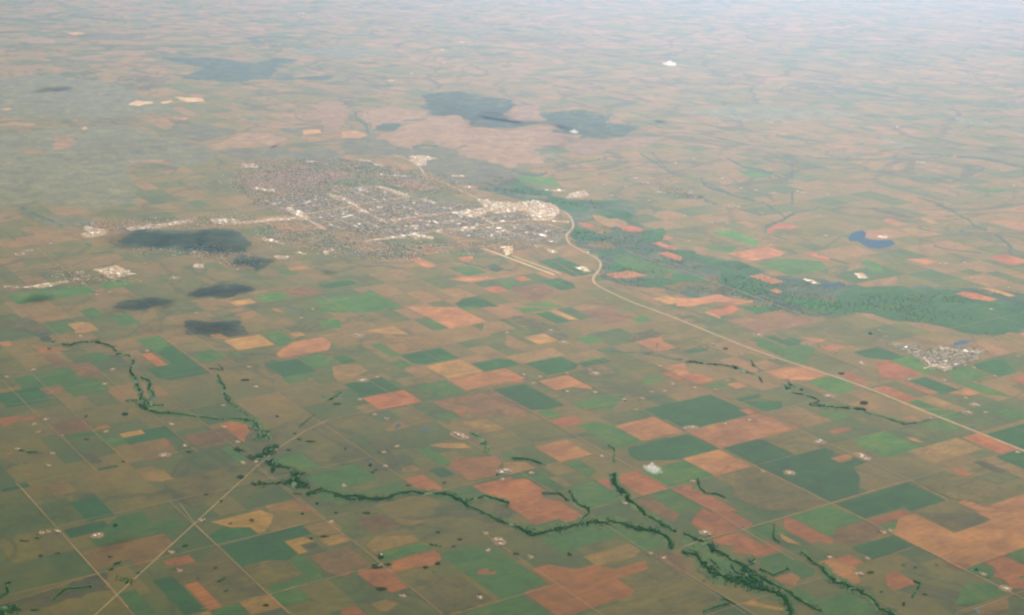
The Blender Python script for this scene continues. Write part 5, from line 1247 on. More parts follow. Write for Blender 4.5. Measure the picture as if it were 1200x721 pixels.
def ground_material():
    mt, n, l, b = new_mat('prairie')
    geo, u, v = grid_coords(n, l)
    pos = geo.outputs['Position']
    # warp keeps the far patchwork from being a perfect lattice
    def cell(su, sv, seed):
        cx = n.new('ShaderNodeCombineXYZ')
        l.new(math_(n, l, 'FLOOR', math_(n, l, 'MULTIPLY', u, su)), cx.inputs[0])
        l.new(math_(n, l, 'FLOOR', math_(n, l, 'MULTIPLY', v, sv)), cx.inputs[1])
        cx.inputs[2].default_value = seed
        w = n.new('ShaderNodeTexWhiteNoise'); w.noise_dimensions = '3D'; l.new(cx.outputs[0], w.inputs['Vector'])
        return w
    quarter = cell(1, 1, 1.0); half = cell(1, 2, 2.0); forty = cell(2, 2, 3.0)
    pick = cell(1, 1, 7.0)
    sel = math_(n, l, 'GREATER_THAN', pick.outputs['Value'], 0.62)
    val = mix(n, l, sel, quarter.outputs['Value'], half.outputs['Value'])
    sel2 = math_(n, l, 'GREATER_THAN', pick.outputs['Value'], 0.86)
    val = mix(n, l, sel2, val, forty.outputs['Value'])
    region = noise_tex(n, l, pos, 1 / 9000.0, 3, 0.5, 0.4)
    val2 = math_(n, l, 'ADD', val, math_(n, l, 'MULTIPLY', math_(n, l, 'SUBTRACT', region, 0.5), 0.9))
    patch = ramp(n, [(0.00, (0.022, 0.095, 0.020)), (0.12, (0.045, 0.105, 0.024)), (0.28, (0.088, 0.112, 0.024)), (0.45, (0.130, 0.122, 0.030)),
                     (0.58, (0.165, 0.122, 0.046)), (0.76, (0.205, 0.140, 0.060)), (0.90, (0.24, 0.145, 0.072)), (1.0, (0.29, 0.150, 0.080))])
    l.new(val2, patch.inputs[0])
    # open rangeland, not ploughed: slow drifts of green and tan
    rn = noise_tex(n, l, pos, 1 / 1500.0, 6, 0.62, 0.8)
    rng_ = ramp(n, [(0.30, (0.060, 0.098, 0.024)), (0.46, (0.115, 0.116, 0.030)), (0.58, (0.175, 0.130, 0.052)), (0.75, (0.235, 0.158, 0.075))])
    rn_far = noise_tex(n, l, pos, 1 / 5200.0, 6, 0.6, 1.0)
    sy_ = n.new('ShaderNodeSeparateXYZ'); l.new(pos, sy_.inputs[0])
    fy_ = n.new('ShaderNodeMapRange'); l.new(sy_.outputs[1], fy_.inputs[0]); fy_.inputs[1].default_value = 26000.0; fy_.inputs[2].default_value = 42000.0
    l.new(mix(n, l, math_(n, l, 'MULTIPLY', fy_.outputs[0], 0.7), rn, rn_far), rng_.inputs[0])
    open_ = noise_tex(n, l, pos, 1 / 5200.0, 4, 0.55, 0.5)
    om = ramp(n, [(0.38, (0, 0, 0)), (0.60, (1, 1, 1))]); l.new(open_, om.inputs[0])
    sepy = n.new('ShaderNodeSeparateXYZ'); l.new(pos, sepy.inputs[0])
    rr = n.new('ShaderNodeMapRange'); rr.interpolation_type = 'SMOOTHSTEP'; l.new(sepy.outputs[1], rr.inputs[0]); rr.inputs[1].default_value = 27000.0; rr.inputs[2].default_value = 44000.0
    ofac = math_(n, l, 'MAXIMUM', math_(n, l, 'MULTIPLY_ADD', om.outputs[0], 0.5, 0.16), math_(n, l, 'MULTIPLY', rr.outputs[0], 0.5))

    col = mix(n, l, ofac, patch.outputs[0], rng_.outputs[0])
    # branching draws: darker, brushy lines
    dn = noise_tex(n, l, pos, 1 / 2600.0, 5, 0.5, 1.2)
    dd = math_(n, l, 'ABSOLUTE', math_(n, l, 'SUBTRACT', dn, 0.5))
    dr = ramp(n, [(0.0, (1, 1, 1)), (0.012, (0.6, 0.6, 0.6)), (0.03, (0, 0, 0))]); l.new(dd, dr.inputs[0])
    dn2 = noise_tex(n, l, pos, 1 / 7000.0, 6, 0.52, 1.6)
    dd2 = math_(n, l, 'ABSOLUTE', math_(n, l, 'SUBTRACT', dn2, 0.5))
    dr2 = ramp(n, [(0.0, (1, 1, 1)), (0.010, (0.8, 0.8, 0.8)), (0.022, (0, 0, 0))]); l.new(dd2, dr2.inputs[0])
    dmask = math_(n, l, 'MULTIPLY', dr.outputs[0], math_(n, l, 'MULTIPLY', om.outputs[0], 0.75))
    dmask = math_(n, l, 'MAXIMUM', dmask, math_(n, l, 'MULTIPLY', dr2.outputs[0], math_(n, l, 'MULTIPLY', rr.outputs[0], 0.7)))
    col = mix(n, l, dmask, col, (0.035, 0.062, 0.026))
    # brush and soil mottling
    fine = noise_tex(n, l, pos, 1 / 120.0, 6, 0.68)
    mid = noise_tex(n, l, pos, 1 / 420.0, 4, 0.6, 0.5)
    f = math_(n, l, 'MULTIPLY_ADD', math_(n, l, 'SUBTRACT', fine, 0.5), 0.85, 1.0)
    f = math_(n, l, 'ADD', f, math_(n, l, 'MULTIPLY', math_(n, l, 'SUBTRACT', mid, 0.5), 0.65))
    col = mix(n, l, 1.0, col, f, 'MULTIPLY')
    col = mix(n, l, 1.0, col, distance_tone(n, l, pos, (0.78, 1.03, 0.40)), 'MULTIPLY')
    l.new(col, b.inputs['Base Color'])
    return mt

MAT_ROAD = plain_material('gravel_road', (0.27, 0.20, 0.115), 0.25, 1 / 200.0)
MAT_HWY = plain_material('concrete_road', (0.44, 0.37, 0.26), 0.12, 1 / 300.0)
MAT_LANE = plain_material('asphalt_lane', (0.34, 0.28, 0.19), 0.2, 1 / 250.0)
MAT_VERGE = plain_material('road_verge', (0.24, 0.19, 0.09), 0.3, 1 / 150.0)
MAT_RUNWAY = plain_material('runway_concrete', (0.62, 0.54, 0.40), 0.1, 1 / 200.0)
MAT_STREET = plain_material('town_paving', (0.58, 0.46, 0.33), 0.3, 1 / 90.0)
MAT_YARD = plain_material('farmyard_earth', (0.21, 0.15, 0.08), 0.3, 1 / 40.0)
MAT_LOT = plain_material('pale_paving', (0.42, 0.34, 0.24), 0.45, 1 / 70.0)
MAT_APRON = plain_material('apron', (0.60, 0.52, 0.38), 0.15, 1 / 80.0)
MAT_LAWN = plain_material('town_lawns', (0.120, 0.165, 0.125), 0.35, 1 / 110.0)
MAT_BANK = plain_material('creek_bank', (0.058, 0.150, 0.042), 0.35, 1 / 70.0)
MAT_ROOF = plain_material('white_metal_roof', (0.62, 0.52, 0.38), 0.12, 1 / 20.0, 0.6)
MAT_ROOF2 = plain_material('tan_roof', (0.48, 0.37, 0.26), 0.1, 1 / 20.0, 0.7)
MAT_ROOF3 = plain_material('grey_roof', (0.30, 0.27, 0.22), 0.12, 1 / 20.0, 0.7)
MAT_ROOF4 = plain_material('rust_red_roof', (0.40, 0.16, 0.10), 0.12, 1 / 20.0, 0.7)

def foliage_material():
    mt = bpy.data.materials.new('foliage'); mt.use_nodes = True; n = mt.node_tree.nodes; l = mt.node_tree.links; n.remove(n['Principled BSDF'])
    geo = n.new('ShaderNodeNewGeometry')
    f = noise_tex(n, l, geo.outputs['Position'], 1 / 22.0, 3, 0.6)
    r = ramp(n, [(0.3, (0.030, 0.105, 0.022)), (0.55, (0.052, 0.150, 0.032)), (0.75, (0.105, 0.190, 0.044))]); l.new(f, r.inputs[0])
    d = n.new('ShaderNodeBsdfDiffuse'); t = n.new('ShaderNodeBsdfTranslucent'); l.new(r.outputs[0], d.inputs[0]); l.new(r.outputs[0], t.inputs[0])
    m = n.new('ShaderNodeMixShader'); m.inputs[0].default_value = 0.5
    l.new(d.outputs[0], m.inputs[1]); l.new(t.outputs[0], m.inputs[2]); l.new(m.outputs[0], n['Material Output'].inputs['Surface'])
    return mt
MAT_TREE = foliage_material()

def water_material():
    mt = bpy.data.materials.new('water'); mt.use_nodes = True; n = mt.node_tree.nodes; l = mt.node_tree.links; n.remove(n['Principled BSDF'])
    geo = n.new('ShaderNodeNewGeometry')
    w = noise_tex(n, l, geo.outputs['Position'], 1 / 60.0, 3, 0.6)
    r = ramp(n, [(0.3, (0.022, 0.046, 0.052)), (0.7, (0.030, 0.058, 0.062))]); l.new(w, r.inputs[0])
    d = n.new('ShaderNodeBsdfDiffuse'); l.new(r.outputs[0], d.inputs[0])
    g = n.new('ShaderNodeBsdfGlossy'); g.inputs['Roughness'].default_value = 0.05; g.inputs[0].default_value = (0.8, 0.9, 1.0, 1)
    m = n.new('ShaderNodeMixShader'); m.inputs[0].default_value = 0.06
    l.new(d.outputs[0], m.inputs[1]); l.new(g.outputs[0], m.inputs[2]); l.new(m.outputs[0], n['Material Output'].inputs['Surface'])
    return mt
MAT_WATER = water_material()

def cloud_material(name, opacity):
    mt = bpy.data.materials.new(name); mt.use_nodes = True; n = mt.node_tree.nodes; l = mt.node_tree.links
    n.remove(n['Principled BSDF']); out = n['Material Output']
    d = n.new('ShaderNodeBsdfDiffuse'); d.inputs[0].default_value = (0.93, 0.93, 0.92, 1)
    t = n.new('ShaderNodeBsdfTranslucent'); t.inputs[0].default_value = (0.93, 0.93, 0.92, 1)
    m1 = n.new('ShaderNodeMixShader'); m1.inputs[0].default_value = 0.35
    l.new(d.outputs[0], m1.inputs[1]); l.new(t.outputs[0], m1.inputs[2])
    tr = n.new('ShaderNodeBsdfTransparent'); m2 = n.new('ShaderNodeMixShader')
    geo = n.new('ShaderNodeNewGeometry')
    f = noise_tex(n, l, geo.outputs['Position'], 1 / 420.0, 5, 0.7)
    # per crossing; a light ray crosses two skins
    o1 = 1 - math.sqrt(max(0.0, 1 - opacity))
    r = ramp(n, [(0.36, (o1 * 0.3,) * 3), (0.56, (min(1, o1 * 1.1),) * 3)]); l.new(f, r.inputs[0])
    at = n.new('ShaderNodeAttribute'); at.attribute_name = 'cover'
    l.new(math_(n, l, 'MULTIPLY', r.outputs[0], at.outputs['Fac']), m2.inputs[0]); l.new(tr.outputs[0], m2.inputs[1]); l.new(m1.outputs[0], m2.inputs[2]); l.new(m2.outputs[0], out.inputs['Surface'])
    return mt

# ------------------------------------------------------------------ the ground and what is laid out on it
GX0, GX1, GY0, GY1 = -220000, 220000, -60000, 330000
ground = mesh_obj('ground', [(GX0, GY0, 0), (GX1, GY0, 0), (GX1, GY1, 0), (GX0, GY1, 0)], [(0, 1, 2, 3)], ground_material())
tag(ground, 'wide plain of pasture and crop fields in a square section pattern', None, None, 'structure')

LAYERS = []
def layer_z(poly, first=0.4, step=0.2):
    P = np.asarray(poly); lo = P.min(0); hi = P.max(0); z = first
    for (a, b, zz) in LAYERS:
        if a[0] < hi[0] and lo[0] < b[0] and a[1] < hi[1] and lo[1] < b[1]: z = max(z, zz + step)
    LAYERS.append((lo, hi, z)); return z

def sheet(name, poly, mat, step=90.0, amp=6.0, parent=None, label=None):
    A = np.asarray(poly, float); per = np.linalg.norm(A - np.roll(A, 1, 0), axis=1).sum()
    amp = min(amp, 0.30 * 2 * area(poly) / per)      # never more than the strip is wide
    P = rough(poly, step, amp); z = layer_z(poly)
    c = np.mean(P, axis=0)
    o = mesh_obj(name, [(p[0] - c[0], p[1] - c[1], 0) for p in P], [tuple(range(len(P)))], mat)
    o.location = (c[0], c[1], z)
    if o.data.polygons[0].normal.z < 0: o.data.flip_normals()
    if parent: o.parent = parent
    if label: o['label'] = label
    return o

FIELD_NAME = {'D': ('crop_field', 'deep green crop field'), 'G': ('crop_field', 'mid green crop field'), 'K': ('scrubland', 'dark green scrubby pasture'),
              'O': ('pasture', 'olive green pasture'), 'T': ('pasture', 'dry tan pasture'), 'S': ('stubble_field', 'pale straw stubble field'),
              'R': ('ploughed_field', 'bare brick red soil field'), 'P': ('ploughed_field', 'bare pale red soil field'), 'B': ('stubble_field', 'dull brown stubble field'),
              'Q': ('ploughed_field', 'bare orange brown soil field'), 'V': ('meadow_and_shade', 'dark green valley land and painted cloud shade'), 'F': ('pasture', 'pale pinkish dry rangeland'), 'J': ('scrubland', 'blue green wooded rangeland'), 'Y': ('bare_earth', 'pale scraped bare earth')}
for k, poly in FIELDS:
    nm, lab = FIELD_NAME[k]
    soft = k in 'KYJFV'
    sz = math.sqrt(area(poly))
    far = np.mean([q[1] for q in poly]) > 31000
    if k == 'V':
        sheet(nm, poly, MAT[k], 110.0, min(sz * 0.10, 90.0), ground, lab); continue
    sheet(nm, poly, MAT[k], (70.0 if not far else 170.0) if soft else (150.0 if far else 110.0), (min(sz * 0.12, 70.0) if not far else min(sz * 0.12, 150.0)) if soft else (min(sz * 0.03, 45.0) if far else min(sz * 0.01, 7.0)), ground, lab)

# water
WATER_LABEL = {'lake': 'blue curved lake lying in open pasture', 'reservoir': 'narrow blue reservoir', 'pond': 'small dark farm pond in pasture'}
nres = 0
for nm, poly in WATER:
    o = sheet(nm, poly, MAT_WATER, 40.0, min(14.0, math.sqrt(area(poly)) * 0.05))
    o['kind'] = 'structure'
    o['label'] = WATER_LABEL[nm] if nm != 'reservoir' else ('narrow blue reservoir above the small wooded town', 'blue strip of water beside pale sheds')[nres]
    if nm == 'reservoir': nres += 1

# roads ---------------------------------------------------------------
def ribbon(name, line, width, mat, z, parent=None, off=0.0):
    P = [np.array(p, float) for p in line]
    dense = []
    for i in range(len(P) - 1):
        p0 = P[max(i - 1, 0)]; p1 = P[i]; p2 = P[i + 1]; p3 = P[min(i + 2, len(P) - 1)]
        for t in np.linspace(0, 1, 6, endpoint=False):
            if len(P) > 8:
                q = 0.5 * ((2 * p1) + (-p0 + p2) * t + (2 * p0 - 5 * p1 + 4 * p2 - p3) * t * t + (-p0 + 3 * p1 - 3 * p2 + p3) * t ** 3)
            else: q = p1 + (p2 - p1) * t
            dense.append(q)
    dense.append(P[-1])
    V = []
    for i, p in enumerate(dense):
        a = dense[max(i - 1, 0)]; b = dense[min(i + 1, len(dense) - 1)]; t = (b - a) / (np.linalg.norm(b - a) + 1e-6); nn = np.array([-t[1], t[0]])
        V += [(*(p + nn * (off + width / 2)), z), (*(p + nn * (off - width / 2)), z)]
    return mesh_obj(name, V, [(2 * i + 1, 2 * i + 3, 2 * i + 2, 2 * i) for i in range(len(dense) - 1)], mat, parent)

zr = 3.6
ROAD_SPEC = {'I': ('highway', 54.0, 15.0), 'H': ('highway', 26.0, 0), 's': ('road', 14.0, 0), 'T': ('road', 26.0, 0), 'd': ('road', 9.0, 0), 't': ('street', 42.0, 0), 'R': ('runway', 60.0, 0), 'X': ('taxiway', 34.0, 0)}
ROAD_LABEL = {'I': 'pale twin carriageway highway curving past the town', 'H': 'straight pale highway across the fields', 's': 'pale section road between fields', 'T': 'pale straight road through the green valley', 'd': 'narrow dirt section road',
              't': 'pale town street', 'R': 'long pale airport runway', 'X': 'taxiway beside the runway'}
for k, line in ROADS:
    nm, w, med = ROAD_SPEC[k]; zr += 0.03
    if k == 'I':
        r = ribbon(nm, line, w, MAT_VERGE, zr)
        for s in (-1, 1): ribbon('carriageway', line, 15.0, MAT_HWY, zr + 0.25, r, s * 14.0)
    elif k == 'H':
        r = ribbon(nm, line, 17.0, MAT_VERGE, zr); ribbon('carriageway', line, 7.0, MAT_LANE, zr + 0.25, r)
    else: r = ribbon(nm, line, w, {'R': MAT_RUNWAY, 'X': MAT_RUNWAY, 't': MAT_STREET}.get(k, MAT_ROAD), zr)
    tag(r, ROAD_LABEL[k], None, None, 'structure')

# faint section-line roads on the square mile lattice
def lattice_roads():
    zz = 3.2
    for fam, (d, nrm, ph, rngk) in enumerate(((D_, N_, -0.633 * CAM_H, range(-2, 26)), (N_, D_, 1.566 * CAM_H, range(-3, 22)))):
        for k in rngk:
            c = ph - k * MILE if fam == 0 else ph + k * MILE
            V = []; F = []; run = 0
            for s in range(-40, 45):
                if random.random() < 0.34: continue
                p0 = nrm * c + d * (s * MILE + (1.566 * CAM_H if fam == 0 else -0.633 * CAM_H)); p1 = p0 + d * MILE
                if p0[1] < 14000 or p0[1] > 52000 or abs(p0[0]) > 0.42 * p0[1]: continue
                b = len(V); w = random.choice((3.0, 4.0, 5.0))
                for q in (p0 + nrm * w, p0 - nrm * w, p1 - nrm * w, p1 + nrm * w): V.append((q[0], q[1], zz))
                F.append((b, b + 1, b + 2, b + 3))
            if F:
                zz += 0.006
                o = mesh_obj('road', V, F, MAT_ROAD)
                for p in o.data.polygons:
                    if p.normal.z < 0: p.flip()
                tag(o, 'faint narrow dirt road on a section line', None, None, 'structure')
lattice_roads()

# ------------------------------------------------------------------ trees
ICO_V = []
ph_ = (1 + 5 ** 0.5) / 2
for a, b in ((1, ph_), (-1, ph_), (1, -ph_), (-1, -ph_)): ICO_V += [(a, b, 0), (0, a, b), (b, 0, a)]
ICO_V = np.array(ICO_V) / math.sqrt(1 + ph_ ** 2)
from itertools import combinations
ICO_T = []
for t in combinations(range(12), 3):
    P = ICO_V[list(t)]
    if all(abs(np.linalg.norm(P[i] - P[j]) - 1.0515) < 0.01 for i, j in ((0, 1), (1, 2), (0, 2))):
        nn = np.cross(P[1] - P[0], P[2] - P[0]); ICO_T.append(t if np.dot(nn, P[0]) > 0 else (t[0], t[2], t[1]))
ICO_T = np.array(ICO_T)

def tree_mass(name, pos, size=(5.5, 10.5), base=0.0):
    n = len(pos)
    r = rng.uniform(size[0], size[1], n); h = r * rng.uniform(0.28, 0.5, n)
    jit = rng.uniform(0.68, 1.25, (n, 12, 1))
    V = ICO_V[None] * jit * np.stack([r, r * rng.uniform(0.8, 1.2, n), h], 1)[:, None, :]
    V[:, :, 0] += pos[:, None, 0]; V[:, :, 1] += pos[:, None, 1]; V[:, :, 2] += (h * 1.05 + base)[:, None]
    T = ICO_T[None] + (np.arange(n) * 12)[:, None, None]
    return tri_obj(name, V.reshape(-1, 3), T.reshape(-1, 3), MAT_TREE)

for kind, L, R in TREES:
    poly = L + R[::-1] if R else L
    a = area(poly)
    if kind == 'g':
        p = scatter(poly, max(6, int(a / 160)))
        if len(p) == 0: continue
        o = tree_mass('tree_grove', p, (5.0, 9.0), 3)
        tag(o, 'small dark grove of trees in open pasture', 'trees', 'groves scattered over the pastures', 'stuff')
    else:
        dist = np.mean([q[1] for q in poly])
        if R:
            La, Ra = np.array(L, float), np.array(R, float); k1 = 0.24 if dist < 24000 else 0.12
            bank = [tuple(p) for p in La * (1 - k1) + Ra * k1] + [tuple(p) for p in (La * k1 + Ra * (1 - k1))[::-1]]
            wd = float(np.median(np.linalg.norm(La - Ra, axis=1)))
        else: bank = poly; wd = 400.0
        if R and dist < 24500:      # greener grass flanks the trees
            k2 = -0.55
            marg = [tuple(p) for p in La * (1 - k2) + Ra * k2] + [tuple(p) for p in (La * k2 + Ra * (1 - k2))[::-1]]
            sheet('creek_margin', marg, MAT['M'], 45.0, wd * 0.5, ground)
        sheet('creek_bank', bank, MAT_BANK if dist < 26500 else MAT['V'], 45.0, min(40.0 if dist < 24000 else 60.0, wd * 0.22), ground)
        if R:       # the belt winds and swells: denser along the channel
            n = min(int(a / (210 if dist < 22000 else 600)), 6000)
            t = rng.uniform(0, len(L) - 1.001, n); i = t.astype(int); f = (t - i)[:, None]
            La, Ra = np.array(L, float), np.array(R, float)
            p = None
            swell = np.array([0.75 + 0.9 * noise.noise(Vector((q / 0.35, len(L), L[0][0] / 700.0))) for q in t])
            s = 0.5 + rng.normal(0, 1, n) * np.where(rng.uniform(0, 1, n) < 0.8, 0.24, 0.62) * np.clip(swell, 0.3, 1.5)
            s = s[:, None]
            pl = La[i] * (1 - f) + La[i + 1] * f; pr = Ra[i] * (1 - f) + Ra[i + 1] * f
            p = pl * (1 - s) + pr * s
            wob = np.array([noise.noise(Vector((q[0] / 260, q[1] / 260, 1.7))) for q in p])[:, None]
            wid = np.linalg.norm(pr - pl, axis=1)[:, None]
            p = p + N_[None] * wob * np.minimum(wid * 0.45, 45.0)
            keep = np.array([noise.noise(Vector((q[0] / 170, q[1] / 170, 9.0))) for q in p]) > (-0.5 if dist < 24000 else -0.3)
            p = p[keep]
            nm, lab = 'creek_trees', 'dark belt of trees winding along a creek'
        else:
            p = scatter(rough(poly, 45, 55), min(int(a / (190 if dist < 22000 else 600)), 7000))
            p = p + rng.normal(0, 26, p.shape); p = p[np.array([noise.noise(Vector((q[0] / 120, q[1] / 120, 2.0))) for q in p]) > -0.35]
            nm, lab = 'woodland', 'dense dark patch of woodland beside a creek'
        if len(p) < 3 or dist > 26500: continue
        o = tree_mass(nm, p, (6.0, 11.0) if dist < 24000 else (8.0, 14.0), 3)
        tag(o, lab, 'trees', 'tree belts along the creeks', 'stuff')

# lone trees and brush dotted over the rangeland
def dotted():
    n = 60000
    y = 15500 + (rng.uniform(0, 1, n) ** 1.5) * 22000; x = rng.uniform(-0.4, 0.4, n) * y
    v = np.array([noise.fractal(Vector((a / 900, b / 900, 4.2)), 1.0, 2.0, 4) for a, b in zip(x, y)])
    line = np.abs(v) < 0.02
    rare = (rng.uniform(0, 1, n) < 0.012)
    cl = np.array([noise.noise(Vector((a / 2500, b / 2500, 8.1))) for a, b in zip(x, y)]) > 0.02
    k = (line & cl) | rare
    p = np.stack([x[k], y[k]], 1)
    o = tree_mass('lone_trees', p, (4.0, 8.0), 3)
    tag(o, 'lone trees and brush dotted over the pastures and draws', 'trees', None, 'stuff')
dotted()

def valley_wood():
    poly = [p for k, p in FIELDS if k == 'V'][0]
    p = scatter(poly, 15000)
    v = np.array([noise.fractal(Vector((q[0] / 1300, q[1] / 700, 6.3)), 1.0, 2.0, 4) for q in p])
    p = p[v > 0.05] + rng.normal(0, 150, (int((v > 0.05).sum()), 2))
    o = tree_mass('valley_woodland', p, (6.0, 11.0), 1)
    tag(o, 'dark broken woodland filling the green river valley', 'trees', None, 'stuff')
valley_wood()

# ------------------------------------------------------------------ buildings
def gable(name, l, w, h, roof_h, mat_roof, mat_wall):
    V = [(-l, -w, 0), (l, -w, 0), (l, w, 0), (-l, w, 0), (-l, -w, h), (l, -w, h), (l, w, h), (-l, w, h), (-l, 0, h + roof_h), (l, 0, h + roof_h)]
    e = 1.0
    V += [(-l - e, -w - e, h - 0.4), (l + e, -w - e, h - 0.4), (l + e, w + e, h - 0.4), (-l - e, w + e, h - 0.4), (-l - e, 0, h + roof_h + 0.3), (l + e, 0, h + roof_h + 0.3)]
    F = [(0, 1, 5, 4), (1, 2, 6, 9, 5), (2, 3, 7, 6), (3, 0, 4, 8, 7), (10, 11, 15, 14), (12, 13, 14, 15)]
    me = bpy.data.meshes.new(name); me.from_pydata(V, [], F); me.materials.append(mat_wall); me.materials.append(mat_roof)
    for i in (4, 5): me.polygons[i].material_index = 1
    return me
def flat(name, l, w, h, mat_roof, mat_wall):
    p = 0.8
    V = [(-l, -w, 0), (l, -w, 0), (l, w, 0), (-l, w, 0), (-l, -w, h), (l, -w, h), (l, w, h), (-l, w, h),
         (-l + p, -w + p, h), (l - p, -w + p, h), (l - p, w - p, h), (-l + p, w - p, h), (-l + p, -w + p, h - 0.9), (l - p, -w + p, h - 0.9), (l - p, w - p, h - 0.9), (-l + p, w - p, h - 0.9)]
    F = [(0, 1, 5, 4), (1, 2, 6, 5), (2, 3, 7, 6), (3, 0, 4, 7)]
    for i in range(4):
        j = (i + 1) % 4; F += [(4 + i, 4 + j, 8 + j, 8 + i), (8 + i, 8 + j, 12 + j, 12 + i)]
    F.append((12, 13, 14, 15))
    bx, by = l * 0.3, w * 0.2; b = len(V); s = min(l, w) * 0.15
    V += [(bx - s, by - s, h - 0.9), (bx + s, by - s, h - 0.9), (bx + s, by + s, h - 0.9), (bx - s, by + s, h - 0.9), (bx - s, by - s, h + 1.4), (bx + s, by - s, h + 1.4), (bx + s, by + s, h + 1.4), (bx - s, by + s, h + 1.4)]
    F += [(b, b + 1, b + 5, b + 4), (b + 1, b + 2, b + 6, b + 5), (b + 2, b + 3, b + 7, b + 6), (b + 3, b, b + 4, b + 7), (b + 4, b + 5, b + 6, b + 7)]
    me = bpy.data.meshes.new(name); me.from_pydata(V, [], F); me.materials.append(mat_wall); me.materials.append(mat_roof)
    me.polygons[12].material_index = 1
    for i in range(13, 18): me.polygons[i].material_index = 0
    return me
def bin_mesh(name, r, h):
    n = 12; V = [(r * math.cos(2 * math.pi * i / n), r * math.sin(2 * math.pi * i / n), z) for z in (0, h) for i in range(n)] + [(0, 0, h + r * 0.55)]
    F = [(i, (i + 1) % n, n + (i + 1) % n, n + i) for i in range(n)] + [(n + i, n + (i + 1) % n, 2 * n) for i in range(n)]
    me = bpy.data.meshes.new(name); me.from_pydata(V, [], F); me.materials.append(MAT_ROOF); return me

BARNS = [gable('barn', 18, 9, 6, 4, MAT_ROOF, MAT_ROOF), gable('barn', 13, 8, 5, 3.5, MAT_ROOF, MAT_ROOF2), gable('barn', 24, 11, 7, 4, MAT_ROOF, MAT_ROOF)]
HOUSES = [gable('farmhouse', 9, 6.5, 4, 3, MAT_ROOF2, MAT_ROOF), gable('farmhouse', 8, 6, 4, 3, MAT_ROOF3, MAT_ROOF)]
BINS = [bin_mesh('grain_bin', 6.5, 9)]
def put(name, me, x, y, rz, z, s=1.0):
    o = bpy.data.objects.new(name, me); C.objects.link(o); o.location = (x, y, z); o.rotation_euler = (0, 0, rz); o.scale = (s, s, s); return o
ZB = 2.6
LANDMARKS = [(1829, 17866, 'under the bright small cloud'), (-2100, 31000, 'by the leafy town'), (500, 28500, 'by the airport runway'), (1400, 27500, 'by the highway bend'),
             (7800, 28700, 'by the curved lake'), (6000, 22300, 'by the small leafy town'), (3500, 21500, 'by the twin carriageway'), (-4200, 19000, 'by the diagonal highway'),
             (-5600, 22800, 'by the wooded creek loops'), (2800, 17200, 'by the broad creek woodland'), (-7200, 27200, 'by the pale quarry strip'), (-7000, 18500, 'on the open pastures'),
             (-1500, 21500, 'among the checkerboard fields'), (3700, 18800, 'by the straight section road'), (9000, 36000, 'on the far dry plain'), (-500, 42000, 'beyond the leafy town')]
FC = [(np.mean(p, axis=0), FIELD_NAME[k][1]) for k, p in FIELDS]
def where(x, y):
    f = min(FC, key=lambda q: (q[0][0] - x) ** 2 + (q[0][1] - y) ** 2)[1]
    m_ = min(LANDMARKS, key=lambda q: (q[0] - x) ** 2 + ((q[1] - y) * 0.7) ** 2)[2]
    return f, m_
farm_trees = []
for k, x, y in FARMS:
    big = 1 + (y - 16000) / 26000.0
    rz = GRID_ANG + random.choice((0, math.pi / 2))
    yard = [(x + 38 * big * math.cos(a) * (2.2 if k == 'F' else 1), y + 45 * big * math.sin(a) * (1.9 if k == 'F' else 1)) for a in np.linspace(0, 6.28, 8)[:-1]]
    sheet('farmyard', yard, MAT_YARD, 25.0, 10.0, ground)
    nb = 3 if k == 'F' else 1
    for i in range(nb):
        a = random.uniform(0, 6.28); d = random.uniform(0, 60 * big) if i or k == 'F' else 0
        o = put('barn', random.choice(BARNS), x + d * math.cos(a), y + d * math.sin(a), rz + (i % 2) * math.pi / 2, ZB, min(big, 1.7) * (0.85 if k == 'F' else 0.65))
        fl, lm = where(x, y)
        if k == 'F': tag(o, 'white barn in farmyard cluster beside %s %s' % (fl, lm), 'barn', 'barns of the large farmyards')
        else: tag(o, 'lone white roofed barn beside %s %s' % (fl, lm), 'barn', 'barns of the small farmsteads')
    if y < 30000:
        a = random.uniform(0, 6.28)
        o = put('farmhouse', random.choice(HOUSES), x + 45 * math.cos(a), y + 45 * math.sin(a), rz, ZB, 1.15)
        fl, lm = where(x, y); tag(o, 'small farmhouse beside %s %s' % (fl, lm), 'house', 'farmhouses')
        if random.random() < 0.3:
            o = put('grain_bin', BINS[0], x - 40, y + 20, 0, ZB, 1.2); tag(o, 'round white grain bin beside %s %s' % where(x, y), 'grain bin', 'grain bins')
        for q in range(random.randint(3, 12)):
            a = random.uniform(0, 6.28); d = random.uniform(50, 110); farm_trees.append((x + d * math.cos(a), y + d * math.sin(a)))
tag(tree_mass('farmstead_trees', np.array(farm_trees), (4.5, 8.5), 3), 'shade trees standing around the farmsteads', 'trees', None, 'stuff')

